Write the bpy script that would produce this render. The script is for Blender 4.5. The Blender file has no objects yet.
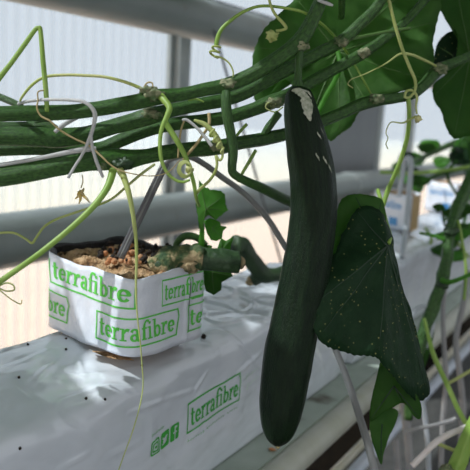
import bpy, bmesh, math, random
from mathutils import Vector, noise
from mathutils.bvhtree import BVHTree

random.seed(11)
SC = bpy.context.scene
COL = SC.collection
H = 1.05                                   # camera height above the floor

# ------------------------------------------------------------------ camera frame
F = 700.0
YAW, PITCH, ROLL = math.radians(30.6), math.radians(9.9), math.radians(3.2)
fw = Vector((math.cos(YAW) * math.cos(PITCH), math.sin(YAW) * math.cos(PITCH), -math.sin(PITCH)))
rt0 = Vector((math.sin(YAW), -math.cos(YAW), 0))
up0 = rt0.cross(fw)
rt = math.cos(ROLL) * rt0 + math.sin(ROLL) * up0
up = -math.sin(ROLL) * rt0 + math.cos(ROLL) * up0
EYE = Vector((0, 0, H))


def ray(px, py):
    return fw + (px - 235) / F * rt + (235 - py) / F * up


def P(px, py, d):
    return EYE + d * ray(px, py)


def PZ(px, py, z):                         # z relative to the camera height
    q = ray(px, py)
    return EYE + q * (z / q.z)


def PY(px, py, y):
    q = ray(px, py)
    return EYE + q * (y / q.y)


cam = bpy.data.cameras.new('camera')
co = bpy.data.objects.new('camera', cam)
COL.objects.link(co)
from mathutils import Matrix
M3 = Matrix((rt, up, -fw)).transposed()
co.matrix_world = Matrix.Translation(EYE) @ M3.to_4x4()
cam.sensor_width = 36
cam.lens = F / 470 * 36
cam.clip_start = 0.01
cam.dof.use_dof = True
cam.dof.focus_distance = 0.60
cam.dof.aperture_fstop = 9.0
SC.camera = co

# ------------------------------------------------------------------ materials
def new_mat(name):
    m = bpy.data.materials.new(name)
    m.use_nodes = True
    nt = m.node_tree
    nt.nodes.clear()
    out = nt.nodes.new('ShaderNodeOutputMaterial')
    return m, nt, out


def ramp(nt, fac, stops):
    r = nt.nodes.new('ShaderNodeValToRGB')
    el = r.color_ramp.elements
    while len(el) < len(stops):
        el.new(0.5)
    for e, (p, c) in zip(el, stops):
        e.position = p
        e.color = (c[0], c[1], c[2], 1)
    nt.links.new(fac, r.inputs[0])
    return r


def noise_node(nt, vec, scale, detail=4, rough=0.55):
    n = nt.nodes.new('ShaderNodeTexNoise')
    n.inputs['Scale'].default_value = scale
    n.inputs['Detail'].default_value = detail
    n.inputs['Roughness'].default_value = rough
    if vec is not None:
        nt.links.new(vec, n.inputs['Vector'])
    return n


def mapped(nt, kind, scale=(1, 1, 1)):
    t = nt.nodes.new('ShaderNodeTexCoord')
    mp = nt.nodes.new('ShaderNodeMapping')
    mp.inputs['Scale'].default_value = scale
    nt.links.new(t.outputs[kind], mp.inputs['Vector'])
    return mp.outputs[0]


def mat(name, c0, c1=None, scale=40, rough=0.5, bump=0.0, bscale=None, spec=0.5, metal=0.0, coords='Object',
        stretch=(1, 1, 1), coat=0.0, transl=0.0, tcol=None, stops=None, detail=4, bstretch=None, bdetail=5):
    m, nt, out = new_mat(name)
    b = nt.nodes.new('ShaderNodeBsdfPrincipled')
    b.inputs['Roughness'].default_value = rough
    b.inputs['Metallic'].default_value = metal
    b.inputs['Specular IOR Level'].default_value = spec
    b.inputs['Coat Weight'].default_value = coat
    v = mapped(nt, coords, stretch)
    n = noise_node(nt, v, scale, detail)
    r = ramp(nt, n.outputs['Fac'], stops or [(0.35, c0), (0.65, c1 or c0)])
    nt.links.new(r.outputs[0], b.inputs['Base Color'])
    if bump:
        v2 = v if bstretch is None else mapped(nt, coords, bstretch)
        n2 = noise_node(nt, v2, bscale or scale * 2, bdetail)
        bp = nt.nodes.new('ShaderNodeBump')
        bp.inputs['Strength'].default_value = 1.0
        bp.inputs['Distance'].default_value = bump
        nt.links.new(n2.outputs['Fac'], bp.inputs['Height'])
        nt.links.new(bp.outputs[0], b.inputs['Normal'])
    if transl:
        t = nt.nodes.new('ShaderNodeBsdfTranslucent')
        if tcol is None:
            nt.links.new(r.outputs[0], t.inputs['Color'])
        else:
            t.inputs['Color'].default_value = (*tcol, 1)
        mx = nt.nodes.new('ShaderNodeMixShader')
        mx.inputs[0].default_value = transl
        nt.links.new(b.outputs[0], mx.inputs[1])
        nt.links.new(t.outputs[0], mx.inputs[2])
        nt.links.new(mx.outputs[0], out.inputs[0])
    else:
        nt.links.new(b.outputs[0], out.inputs[0])
    m['bsdf'] = b.name
    return m


def glazing(name, trans, tcolor, dcolor, stripe):
    """twin-wall sheet: part of the light passes straight, the rest is scattered through"""
    m, nt, out = new_mat(name)
    tr = nt.nodes.new('ShaderNodeBsdfTransparent')
    tr.inputs[0].default_value = (*tcolor, 1)
    tl = nt.nodes.new('ShaderNodeBsdfTranslucent')
    tl.inputs[0].default_value = (*dcolor, 1)
    df = nt.nodes.new('ShaderNodeBsdfDiffuse')
    df.inputs[0].default_value = (*dcolor, 1)
    m0 = nt.nodes.new('ShaderNodeMixShader')
    m0.inputs[0].default_value = 0.25
    nt.links.new(tl.outputs[0], m0.inputs[1])
    nt.links.new(df.outputs[0], m0.inputs[2])
    mx = nt.nodes.new('ShaderNodeMixShader')
    w = nt.nodes.new('ShaderNodeTexWave')
    w.wave_type = 'BANDS'
    w.bands_direction = 'X'
    w.inputs['Scale'].default_value = stripe
    w.inputs['Distortion'].default_value = 0
    nt.links.new(mapped(nt, 'Object'), w.inputs['Vector'])
    mr = nt.nodes.new('ShaderNodeMapRange')
    mr.inputs['To Min'].default_value = trans - 0.06
    mr.inputs['To Max'].default_value = trans + 0.06
    nt.links.new(w.outputs['Fac'], mr.inputs['Value'])
    nt.links.new(mr.outputs[0], mx.inputs[0])
    nt.links.new(m0.outputs[0], mx.inputs[1])
    nt.links.new(tr.outputs[0], mx.inputs[2])
    nt.links.new(mx.outputs[0], out.inputs[0])
    return m


def leaf_mat(name, c0, c1, tcol, transl, rough=0.5, specks=False, spec=0.35):
    m = mat(name, c0, c1, scale=60, rough=rough, bump=0.0012, bscale=150, spec=spec, transl=transl, tcol=tcol)
    if specks:
        nt = m.node_tree
        b = nt.nodes[m['bsdf']]
        src = b.inputs['Base Color'].links[0].from_socket
        vo = nt.nodes.new('ShaderNodeTexVoronoi')
        vo.inputs['Scale'].default_value = 220
        nt.links.new(mapped(nt, 'Object'), vo.inputs['Vector'])
        r = ramp(nt, vo.outputs['Distance'], [(0.10, (1, 1, 1)), (0.19, (0, 0, 0))])
        n = noise_node(nt, mapped(nt, 'Object'), 45, 3)
        r2 = ramp(nt, n.outputs['Fac'], [(0.44, (0, 0, 0)), (0.52, (1, 1, 1))])
        mu = nt.nodes.new('ShaderNodeMath')
        mu.operation = 'MULTIPLY'
        nt.links.new(r.outputs[0], mu.inputs[0])
        nt.links.new(r2.outputs[0], mu.inputs[1])
        mx = nt.nodes.new('ShaderNodeMix')
        mx.data_type = 'RGBA'
        nt.links.new(mu.outputs[0], mx.inputs[0])
        nt.links.new(src, mx.inputs[6])
        mx.inputs[7].default_value = (0.33, 0.34, 0.12, 1)
        nt.links.new(mx.outputs[2], b.inputs['Base Color'])
    return m


M = {}
M['stem'] = mat('stem_green', (0.014, 0.050, 0.008), (0.050, 0.135, 0.022), scale=9, rough=0.34, bump=0.0006, bscale=22,
                coords='UV', stretch=(3, 9, 1), bstretch=(6, 10, 1), spec=0.4,
                stops=[(0.36, (0.014, 0.050, 0.008)), (0.60, (0.048, 0.130, 0.022)), (0.70, (0.065, 0.150, 0.032)), (0.76, (0.20, 0.25, 0.13))])  # palest streaks paint highlights along the stems
M['node'] = mat('node_tissue', (0.05, 0.11, 0.03), (0.30, 0.30, 0.18), scale=160, rough=0.8, bump=0.002, bscale=300)
M['petiole'] = mat('petiole_green', (0.26, 0.44, 0.07), (0.38, 0.55, 0.13), scale=30, rough=0.45, transl=0.25)
M['tendril'] = mat('tendril_green', (0.42, 0.50, 0.14), (0.55, 0.60, 0.24), scale=30, rough=0.5, transl=0.25)
M['yellow'] = mat('yellow_petiole', (0.45, 0.55, 0.12), (0.80, 0.76, 0.40), scale=18, rough=0.5, transl=0.2)
M['dry'] = mat('dry_tissue', (0.34, 0.25, 0.11), (0.52, 0.42, 0.22), scale=60, rough=0.8)
M['petal'] = mat('dry_petal', (0.75, 0.55, 0.12), (0.85, 0.80, 0.72), scale=80, rough=0.7, transl=0.3)
M['leafdark'] = leaf_mat('leaf_dark', (0.010, 0.033, 0.013), (0.016, 0.045, 0.018), (0.012, 0.05, 0.006), 0.15, specks=True, spec=0.12)
M['leafmid'] = leaf_mat('leaf_mid', (0.028, 0.095, 0.014), (0.048, 0.135, 0.022), (0.08, 0.25, 0.02), 0.5, spec=0.2)
M['leafbig'] = leaf_mat('leaf_big', (0.045, 0.118, 0.026), (0.075, 0.170, 0.042), (0.15, 0.36, 0.055), 0.5, spec=0.2)
M['leafyoung'] = leaf_mat('leaf_young', (0.07, 0.22, 0.03), (0.11, 0.32, 0.05), (0.20, 0.52, 0.06), 0.50)
M['vein'] = mat('vein_green', (0.014, 0.036, 0.016), (0.020, 0.048, 0.022), scale=50, rough=0.5)
M['veinbig'] = mat('vein_pale', (0.10, 0.21, 0.05), (0.14, 0.26, 0.07), scale=50, rough=0.5, transl=0.3)
M['cuke'] = mat('cucumber_skin', (0.002, 0.009, 0.003), (0.008, 0.022, 0.007), scale=7, rough=0.30, bump=0.0011, bscale=14,
                coords='UV', stretch=(7, 2.0, 1), bstretch=(9, 7, 1), spec=0.16)
M['scar'] = mat('pale_scar', (0.22, 0.26, 0.18), (0.50, 0.50, 0.40), scale=300, rough=0.8)
M['cork'] = mat('cork_tissue', (0.20, 0.16, 0.08), (0.62, 0.47, 0.27), scale=120, rough=0.9, bump=0.003, bscale=260)
M['stump'] = mat('stump_green', (0.010, 0.032, 0.010), (0.030, 0.070, 0.022), scale=60, rough=0.5, bump=0.002, bscale=140)
M['stumpcork'] = mat('stump_corky', (0, 0, 0), scale=75, rough=0.85, bump=0.004, bscale=190,
                     stops=[(0.36, (0.03, 0.07, 0.025)), (0.47, (0.10, 0.13, 0.05)), (0.53, (0.33, 0.27, 0.14)), (0.66, (0.55, 0.43, 0.25))])
M['coir'] = mat('coir', (0, 0, 0), scale=85, rough=0.95, bump=0.006, bscale=260, detail=8,
                stops=[(0.33, (0.05, 0.025, 0.012)), (0.42, (0.32, 0.18, 0.08)), (0.53, (0.60, 0.39, 0.21)), (0.70, (0.74, 0.54, 0.34))])
M['crumb'] = mat('dark_crumb', (0.010, 0.008, 0.006), (0.035, 0.022, 0.015), scale=200, rough=0.9)
M['orange'] = mat('orange_crumb', (0.45, 0.16, 0.05), (0.62, 0.36, 0.20), scale=200, rough=0.9)
M['film'] = mat('white_film', (0.74, 0.78, 0.86), (0.80, 0.83, 0.90), scale=20, rough=0.32, bump=0.0035, bscale=28, spec=0.5)
M['slab'] = mat('slab_film', (0.66, 0.71, 0.77), (0.73, 0.77, 0.83), scale=12, rough=0.16, coat=0.5, bump=0.0022, bscale=34, spec=0.6,
                bstretch=(0.6, 1, 1.5), bdetail=1.5)
M['black'] = mat('black_film', (0.012, 0.012, 0.014), (0.02, 0.02, 0.022), scale=30, rough=0.4, bump=0.002, bscale=90)
M['print'] = mat('green_print', (0.10, 0.60, 0.06), (0.12, 0.66, 0.08), scale=20, rough=0.4)
M['printslab'] = mat('green_print_slab', (0.045, 0.40, 0.05), (0.055, 0.45, 0.06), scale=20, rough=0.35)
M['printfaint'] = mat('faint_green_print', (0.36, 0.58, 0.38), (0.42, 0.62, 0.43), scale=20, rough=0.35)
M['printblue'] = mat('blue_print', (0.07, 0.30, 0.62), (0.09, 0.34, 0.66), scale=20, rough=0.4)
M['tan'] = mat('tan_side', (0.55, 0.38, 0.18), (0.66, 0.48, 0.26), scale=60, rough=0.9, bump=0.002, bscale=150)
M['gutter'] = mat('gutter_paint', (0, 0, 0), scale=14, rough=0.5, detail=6,
                  stops=[(0.30, (0.10, 0.09, 0.06)), (0.42, (0.33, 0.39, 0.33)), (0.7, (0.42, 0.48, 0.42))])
M['lip'] = mat('gutter_lip', (0, 0, 0), scale=10, rough=0.35, detail=6, stretch=(3.0, 1, 0.35),
               stops=[(0.27, (0.34, 0.22, 0.12)), (0.38, (0.40, 0.41, 0.33)), (0.7, (0.47, 0.48, 0.42))])
M['pipe'] = mat('grey_pipe', (0, 0, 0), scale=9, rough=0.38, detail=6, bump=0.001, bscale=30,
                stops=[(0.24, (0.19, 0.155, 0.115)), (0.33, (0.205, 0.235, 0.225)), (0.7, (0.25, 0.285, 0.275))])
M['railw'] = mat('cream_pipe', (0.62, 0.60, 0.46), (0.74, 0.72, 0.62), scale=12, rough=0.35)
M['railb'] = mat('bluish_pipe', (0.50, 0.56, 0.66), (0.60, 0.66, 0.74), scale=12, rough=0.35)
M['metal'] = mat('galvanised', (0.30, 0.33, 0.33), (0.38, 0.41, 0.40), scale=25, rough=0.5, metal=0.2)
M['darkmetal'] = mat('dark_rail', (0.05, 0.05, 0.06), (0.08, 0.08, 0.09), scale=25, rough=0.5)
M['stake'] = mat('stake_grey', (0.07, 0.07, 0.075), (0.13, 0.13, 0.135), scale=10, rough=0.4)
M['tube'] = mat('tube_grey', (0.17, 0.175, 0.175), (0.22, 0.225, 0.22), scale=20, rough=0.35)
M['tubepale'] = mat('tube_pale', (0.52, 0.56, 0.60), (0.62, 0.66, 0.70), scale=20, rough=0.3, transl=0.3)
M['tubelow'] = mat('tube_low', (0.26, 0.26, 0.26), (0.36, 0.35, 0.35), scale=20, rough=0.4)
M['wire'] = mat('wire_dark', (0.10, 0.11, 0.12), (0.14, 0.15, 0.16), scale=20, rough=0.5)
M['twine'] = mat('white_twine', (0.58, 0.58, 0.58), (0.70, 0.70, 0.70), scale=60, rough=0.5, transl=0.25, bump=0.0004, bscale=400)
M['stick'] = mat('pale_stick', (0.78, 0.70, 0.68), (0.86, 0.80, 0.78), scale=40, rough=0.6)
M['floor'] = mat('ground_cloth', (0.035, 0.035, 0.034), (0.065, 0.065, 0.06), scale=30, rough=0.8, bump=0.002, bscale=200)
M['ground'] = mat('outdoor_ground', (0.9, 0.9, 0.9), (1.0, 1.0, 1.0), scale=2, rough=0.95)
_nt = M['ground'].node_tree                # bare tan soil by the house, fading paler outward to mimic light diffused by the wall
_b = _nt.nodes[M['ground']['bsdf']]
_src = _b.inputs['Base Color'].links[0].from_socket
_tc = _nt.nodes.new('ShaderNodeNewGeometry')
_sx = _nt.nodes.new('ShaderNodeSeparateXYZ')
_nt.links.new(_tc.outputs['Position'], _sx.inputs[0])
_mr = _nt.nodes.new('ShaderNodeMapRange')
_mr.inputs['From Min'].default_value = 1.5
_mr.inputs['From Max'].default_value = 16.0
_nt.links.new(_sx.outputs['Y'], _mr.inputs['Value'])
_rp = ramp(_nt, _mr.outputs[0], [(0.0, (0.72, 0.43, 0.25)), (0.12, (0.72, 0.47, 0.29)), (0.30, (0.62, 0.54, 0.37)), (0.75, (0.46, 0.48, 0.45))])
_mx = _nt.nodes.new('ShaderNodeMix')
_mx.data_type = 'RGBA'
_mx.blend_type = 'MULTIPLY'
_mx.inputs[0].default_value = 1
_nt.links.new(_src, _mx.inputs[6])
_nt.links.new(_rp.outputs[0], _mx.inputs[7])
_nt.links.new(_mx.outputs[2], _b.inputs['Base Color'])
M['wall'] = glazing('twin_wall_sheet', 0.55, (0.88, 0.92, 0.96), (0.26, 0.31, 0.36), 10.5)
M['sidewall'] = glazing('shaded_sheet', 0.68, (0.90, 0.90, 0.90), (0.44, 0.45, 0.46), 10.5)
M['roof'] = glazing('roof_sheet', 0.42, (0.80, 0.80, 0.80), (0.22, 0.23, 0.24), 10.5)

# ------------------------------------------------------------------ object helpers
ORG = {}                                    # world origin of every object


def build(name, geo, m, parent=None, origin=None, smooth=True):
    vs, fs = geo[0], geo[1]
    uv = geo[2] if len(geo) > 2 else None
    if parent is not None:
        org = ORG[parent]
    else:
        if origin is None:
            n = max(1, len(vs))
            origin = Vector((sum(v[0] for v in vs) / n, sum(v[1] for v in vs) / n, min(v[2] for v in vs)))
        org = Vector(origin)
    me = bpy.data.meshes.new(name)
    me.from_pydata([Vector(v) - org for v in vs], [], fs)
    if uv:
        l = me.uv_layers.new()
        for lp in me.loops:
            l.data[lp.index].uv = uv[lp.vertex_index]
    me.materials.append(m)
    if smooth:
        for p in me.polygons:
            p.use_smooth = True
    me.validate()
    me.update()
    o = bpy.data.objects.new(name, me)
    COL.objects.link(o)
    if parent is None:
        o.location = org
    else:
        o.parent = parent
    ORG[o] = org
    return o


def empty(name, loc):
    o = bpy.data.objects.new(name, None)
    COL.objects.link(o)
    o.location = loc
    o.empty_display_size = 0.03
    ORG[o] = Vector(loc)
    return o


def tag(o, label, cat, group=None):
    o['label'] = label
    o['category'] = cat
    if group:
        o['group'] = group
    return o


def struct(o):
    o['kind'] = 'structure'
    return o


def merge(*gs):
    vs, fs = [], []
    for g in gs:
        k = len(vs)
        vs += list(g[0])
        fs += [tuple(i + k for i in f) for f in g[1]]
    return vs, fs


def box(x0, y0, z0, x1, y1, z1):
    v = [Vector((x, y, z)) for x in (x0, x1) for y in (y0, y1) for z in (z0, z1)]
    f = [(0, 1, 3, 2), (4, 6, 7, 5), (0, 4, 5, 1), (2, 3, 7, 6), (0, 2, 6, 4), (1, 5, 7, 3)]
    return v, f


def spline(pts, per=6):
    """Catmull-Rom through tuples of any length"""
    pts = [tuple(p) for p in pts]
    if len(pts) < 3:
        a, b = pts[0], pts[-1]
        return [tuple(x + (y - x) * k / per for x, y in zip(a, b)) for k in range(per + 1)]
    q = [tuple(2 * a - b for a, b in zip(pts[0], pts[1]))] + pts + [tuple(2 * a - b for a, b in zip(pts[-1], pts[-2]))]
    out = []
    for i in range(1, len(q) - 2):
        for k in range(per):
            t = k / per
            out.append(tuple(0.5 * (2 * b + (c - a) * t + (2 * a - 5 * b + 4 * c - d) * t * t + (3 * b - a - 3 * c + d) * t ** 3)
                             for a, b, c, d in zip(q[i - 1], q[i], q[i + 1], q[i + 2])))
    out.append(pts[-1])
    return out


def frames(ps):
    T = []
    for i in range(len(ps)):
        d = ps[min(i + 1, len(ps) - 1)] - ps[max(i - 1, 0)]
        T.append(d.normalized() if d.length > 1e-9 else Vector((0, 0, 1)))
    ref = EYE - ps[0]
    n = ref - T[0] * ref.dot(T[0])
    n.normalize()
    out = []
    for t in T:
        n = n - t * n.dot(t)
        n.normalize()
        out.append((t, n, t.cross(n)))
    return out


def tube(ps, rs, seg=10, ridge=0.0, nr=5, cap=True, jit=0.0):
    """ps world points, rs radius (number or list)"""
    ps = [Vector(p) for p in ps]
    if not hasattr(rs, '__len__'):
        rs = [rs] * len(ps)
    fr = frames(ps)
    vs, fs, uv = [], [], []
    acc = 0
    for i, p in enumerate(ps):
        if i:
            acc += (p - ps[i - 1]).length
        t, n, b = fr[i]
        for k in range(seg):
            a = 2 * math.pi * k / seg
            r = rs[i] * (1 + ridge * math.cos(nr * a + i * 0.03))
            q = p + r * (math.cos(a) * n + math.sin(a) * b)
            if jit:
                q = q + jit * rs[i] * noise.noise(q * 90) * (q - p).normalized()
            vs.append(q)
            uv.append((k / seg if k <= seg / 2 else 1 - k / seg, acc * 3))
    for i in range(len(ps) - 1):
        for k in range(seg):
            a, b2 = i * seg + k, i * seg + (k + 1) % seg
            fs.append((a, b2, b2 + seg, a + seg))
    if cap:
        fs.append(tuple(reversed(range(seg))))
        fs.append(tuple(range((len(ps) - 1) * seg, len(ps) * seg)))
    return vs, fs, uv


def pxtube(pts, per=6, seg=10, **kw):
    """pts: (px, py, depth, width in pixels)"""
    s = spline(pts, per)
    return tube([P(a, b, d) for a, b, d, w in s], [max(0.0002, w * d / F / 2) for a, b, d, w in s], seg, **kw)


def wtube(pts, r, per=6, seg=10, **kw):
    s = spline([tuple(p) for p in pts], per)
    return tube([Vector(p) for p in s], r, seg, **kw)


def coil(path, r0, r1, turns, width, per=60):
    """path: two points (px,py,depth); helix round the line between them"""
    a, b = P(*path[0]), P(*path[1])
    t = (b - a).normalized()
    n = t.cross(fw).normalized()
    m = t.cross(n)
    ps = []
    for k in range(per + 1):
        u = k / per
        ang = turns * 2 * math.pi * u
        r = r0 + (r1 - r0) * u
        ps.append(a.lerp(b, u) + r * (math.cos(ang) * n + math.sin(ang) * m))
    return tube(ps, width, 6)


def blob(c, r, seed, amp=0.35, freq=1.3, flat=1.0, n=10):
    c = Vector(c)
    vs, fs = [], []
    for i in range(n + 1):
        th = math.pi * i / n
        for k in range(n * 2):
            ph = math.pi * k / n
            d = Vector((math.sin(th) * math.cos(ph), math.sin(th) * math.sin(ph), math.cos(th)))
            q = d * r * (1 + amp * noise.noise(d * freq + Vector((seed * 7.3, seed * 3.1, seed))))
            q.z *= flat
            vs.append(c + q)
    for i in range(n):
        for k in range(n * 2):
            a, b = i * n * 2 + k, i * n * 2 + (k + 1) % (n * 2)
            fs.append((a, a + n * 2, b + n * 2, b))
    return vs, fs


def clean(o):
    bm = bmesh.new()
    bm.from_mesh(o.data)
    bmesh.ops.remove_doubles(bm, verts=bm.verts, dist=1e-6)
    bmesh.ops.recalc_face_normals(bm, faces=bm.faces)
    bm.to_mesh(o.data)
    bm.free()


def leaf(parent, outline, centre, m, mv, veins=(), rings=9, sub=6, serr=0.010, wrinkle=0.0025, cup=0.0, label=None,
         thick=0.0005, vr=0.0007, seed=0, world=False, sharp=False):
    """outline: (px,py,depth) round the blade; centre (px,py,depth) where the leaf stalk meets it"""
    n0 = len(outline)
    at_ = (lambda *p: Vector(p)) if world else P
    C = at_(*centre)
    out = []
    for i in range(n0):
        a, b = outline[i], outline[(i + 1) % n0]
        pa, pb, pz, pn = outline[i - 1], b, a, outline[(i + 2) % n0]
        for k in range(sub):
            t = k / sub
            q = tuple(x1 + (x2 - x1) * t if sharp else 0.5 * (2 * x1 + (x2 - x0) * t + (2 * x0 - 5 * x1 + 4 * x2 - x3) * t * t + (3 * x1 - x0 - 3 * x2 + x3) * t ** 3)
                      for x0, x1, x2, x3 in zip(pa, a, b, pn))
            out.append(at_(*q))
    n = len(out)
    size = sum((o - C).length for o in out) / n
    nrm = Vector((0, 0, 0))
    for i in range(n):
        nrm += (out[i] - C).cross(out[(i + 1) % n] - C)
    nrm.normalize()
    if nrm.dot(EYE - C) < 0:
        nrm = -nrm
    O2 = []
    for i, o in enumerate(out):
        d = o - C
        j = noise.noise(o * 260 + Vector((seed, 0, 0))) * 1.2 + (0.5 if i % 3 == 0 else -0.25)
        O2.append(C + d * (1 + serr * j * size / max(d.length, size * 0.5)))

    def S(i, t):
        p = C.lerp(O2[i % n], t)
        w = noise.noise(p * 38 + Vector((seed * 5, 0, 0))) + 0.5 * noise.noise(p * 90)
        return p + nrm * (wrinkle * w * min(1, t * 3) + cup * size * t * t)
    vs = [S(0, 0)]
    fs = []
    for r in range(1, rings + 1):
        for i in range(n):
            vs.append(S(i, r / rings))
    for i in range(n):
        fs.append((0, 1 + i, 1 + (i + 1) % n))
    for r in range(rings - 1):
        for i in range(n):
            a, b = 1 + r * n + i, 1 + r * n + (i + 1) % n
            fs.append((a, a + n, b + n, b))
    o = build('leaf', (vs, fs), m, parent)
    clean(o)
    sm = o.modifiers.new('thick', 'SOLIDIFY')
    sm.thickness = thick
    sm.offset = 0
    if label:
        o['label'] = label
    for v in veins:
        i = v * sub
        ps = [S(i, t) + nrm * (thick * 0.5) for t in [k / 10 * 0.93 for k in range(11)]]
        build('vein', tube(ps, [vr * (1 - 0.75 * k / 10) for k in range(11)], 6), mv, o)
    return o


SAZ, SEL = math.radians(133), math.radians(52)
sd = Vector((math.cos(SAZ) * math.cos(SEL), math.sin(SAZ) * math.cos(SEL), math.sin(SEL)))

# ------------------------------------------------------------------ the setting
WY = 1.05
XA, XB = -1.2, 9.0
struct(build('floor', box(XA, -3.0, -0.06, XB, WY + 0.03, 0.0), M['floor'], smooth=False))
struct(build('ground', box(-30, WY + 0.03, -0.10, 40, 40, -0.01), M['ground'], smooth=False))
struct(build('wall_back', box(XA, WY, 0.0, XB, WY + 0.006, 2.6), M['wall'], smooth=False))
struct(build('wall_front', box(XA, -3.006, 0.0, XB, -3.0, 2.6), M['sidewall'], smooth=False))
struct(build('wall_right', box(XB, -3.0, 0.0, XB + 0.006, WY, 2.6), M['wall'], smooth=False))
struct(build('wall_left', box(XA - 0.006, -3.0, 0.0, XA, WY, 2.6), M['sidewall'], smooth=False))
struct(build('ceiling', box(XA, -3.0, 2.6, XB, WY + 0.006, 2.606), M['roof'], smooth=False))
k = 1
for x in (0.30, 1.417, 2.24, PY(379, 130, WY - .03).x, PY(412, 130, WY - .03).x, 4.8, 5.7, 6.6):
    struct(build('trim_%d' % k, merge(box(x, WY - 0.03, 0, x + 0.045, WY, 2.6), box(x - 0.014, WY - 0.012, 0, x, WY, 2.6)),
                 M['metal'], smooth=False))
    k += 1
struct(build('trim_%d' % k, box(XA, WY - 0.016, H + 0.262, XB, WY, H + 0.285), M['darkmetal'], smooth=False))


def hpipe(name, y, z, r, m, label, x0=XA, x1=XB, seg=28, clamps=()):
    o = build(name, tube([Vector((x0 + (x1 - x0) * i / 40, y, H + z)) for i in range(41)], r, seg), m)
    tag(o, label, 'pipe')
    for x in clamps:
        build('clamp', tube([Vector((x, y, H + z)), Vector((x + 0.02, y, H + z))], r * 1.06, 24), M['metal'], o)
        build('bracket', box(x, y + r * 0.9, H + z - 0.012, x + 0.02, WY - 0.02, H + z + 0.012), M['metal'], o, smooth=False)
    return o


hpipe('heating_pipe', 0.90, 0.197, 0.045, M['pipe'], 'thick grey pipe along the wall at the top of the picture', clamps=(0.30, 2.25, 3.95))
hpipe('heating_pipe', 0.90, -0.228, 0.046, M['pipe'], 'thick grey pipe along the wall passing just behind the white block', clamps=(0.30, 2.25, 3.95))

# gutter with its rolled white lip, on steel legs
gut = empty('gutter', (1.5, 0.43, 0))
GX0, GX1 = -0.4, 6.0
prof = [(0.343, -0.400), (0.42, -0.4015), (0.56, -0.4015), (0.575, -0.395), (0.58, -0.36), (0.584, -0.36), (0.580, -0.405), (0.56, -0.412), (0.343, -0.412)]
vs, fs = [], []
NP = len(prof)
for i in range(61):
    x = GX0 + (GX1 - GX0) * i / 60
    for y, z in prof:
        vs.append(Vector((x, y, H + z)))
for i in range(60):
    for j in range(NP):
        a, b = i * NP + j, i * NP + (j + 1) % NP
        fs.append((a, a + NP, b + NP, b))
fs += [tuple(range(NP)), tuple(reversed(range(60 * NP, 61 * NP)))]
build('trough', (vs, fs), M['gutter'], gut, smooth=False)
build('rolled_lip', tube([Vector((GX0 + (GX1 - GX0) * i / 60, 0.333, H - 0.417)) for i in range(61)], 0.0176, 24), M['lip'], gut)['label'] = 'white rolled gutter edge with rust streaks'
for x in (-0.3, 2.9, 5.6):
    build('leg', merge(box(x, 0.44, 0, x + 0.04, 0.48, H - 0.413), box(x - 0.03, 0.40, 0, x + 0.07, 0.52, 0.012)), M['metal'], gut, smooth=False)
    build('pipe_hanger', merge(box(x + 0.012, 0.355, H - 0.62, x + 0.028, 0.44, H - 0.6035), box(x + 0.012, 0.44, H - 0.64, x + 0.028, 0.445, H - 0.60)), M['metal'], gut, smooth=False)
tag(gut, 'long grey green gutter with a white rolled edge under the white slab', 'gutter')
hpipe('rail_pipe', 0.3960, -0.592, 0.0085, M['railw'], 'cream coloured thin pipe running under the gutter edge', x0=-0.4, x1=6)
hpipe('rail_pipe', 0.3705, -0.592, 0.0110, M['railb'], 'bluish white thin pipe beside the cream pipe under the gutter', x0=-0.4, x1=6)

soil = build('dark_bed', merge(box(XA, 0.66, 0.0, XB, WY - 0.001, 0.02)), mat('dark_bed_black', (0.005, 0.004, 0.003), (0.012, 0.009, 0.006), scale=50, rough=1.0, bump=0.004, spec=0.03), smooth=False)  # near-black strip put in to keep the gap under the gutter dark
struct(soil)
struct(build('trim_20', box(2.30, WY - 0.03, 0.0, PY(377, 130, WY - .03).x, WY - 0.005, H + 0.24), mat('grey_board', (0.20, 0.215, 0.225), (0.23, 0.245, 0.25), scale=6, rough=0.5), smooth=False))

# ------------------------------------------------------------------ grow slabs
SPROF = [(0.384, -0.400), (0.381, -0.375), (0.378, -0.345), (0.3755, -0.31), (0.374, -0.280), (0.3735, -0.262), (0.3765, -0.251), (0.384, -0.2445),
         (0.402, -0.239), (0.425, -0.2345), (0.45, -0.2305), (0.475, -0.229), (0.495, -0.2302), (0.512, -0.235), (0.521, -0.246), (0.527, -0.30), (0.526, -0.400)]


CREASE = []
for seg_ in (((128, 413), (166, 399)), ((166, 399), (197, 389)), ((197, 390), (208, 371)), ((150, 476), (185, 445)), ((185, 445), (202, 424)), ((200, 462), (226, 430)), ((226, 430), (244, 410)),
             ((104, 458), (140, 441)), ((60, 470), (90, 452)), ((215, 352), (250, 330)), ((235, 375), (262, 352))):
    CREASE.append((PY(*seg_[0], .374), PY(*seg_[1], .374), .0019, .0022))
for seg_ in (((206, 302), (240, 296)), ((240, 296), (256, 300)), ((256, 300), (252, 318)), ((252, 318), (222, 338)), ((208, 283), (245, 274)), ((205, 314), (238, 306)), ((262, 262), (285, 252)),
             ((0, 372), (32, 356)), ((32, 356), (62, 340)), ((30, 385), (70, 352)), ((0, 356), (45, 341)), ((74, 352), (84, 372)), ((84, 372), (80, 402)), ((210, 262), (240, 262)), ((225, 340), (265, 312))):
    CREASE.append((PZ(*seg_[0], -.234), PZ(*seg_[1], -.234), .0021, .0030))


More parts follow.
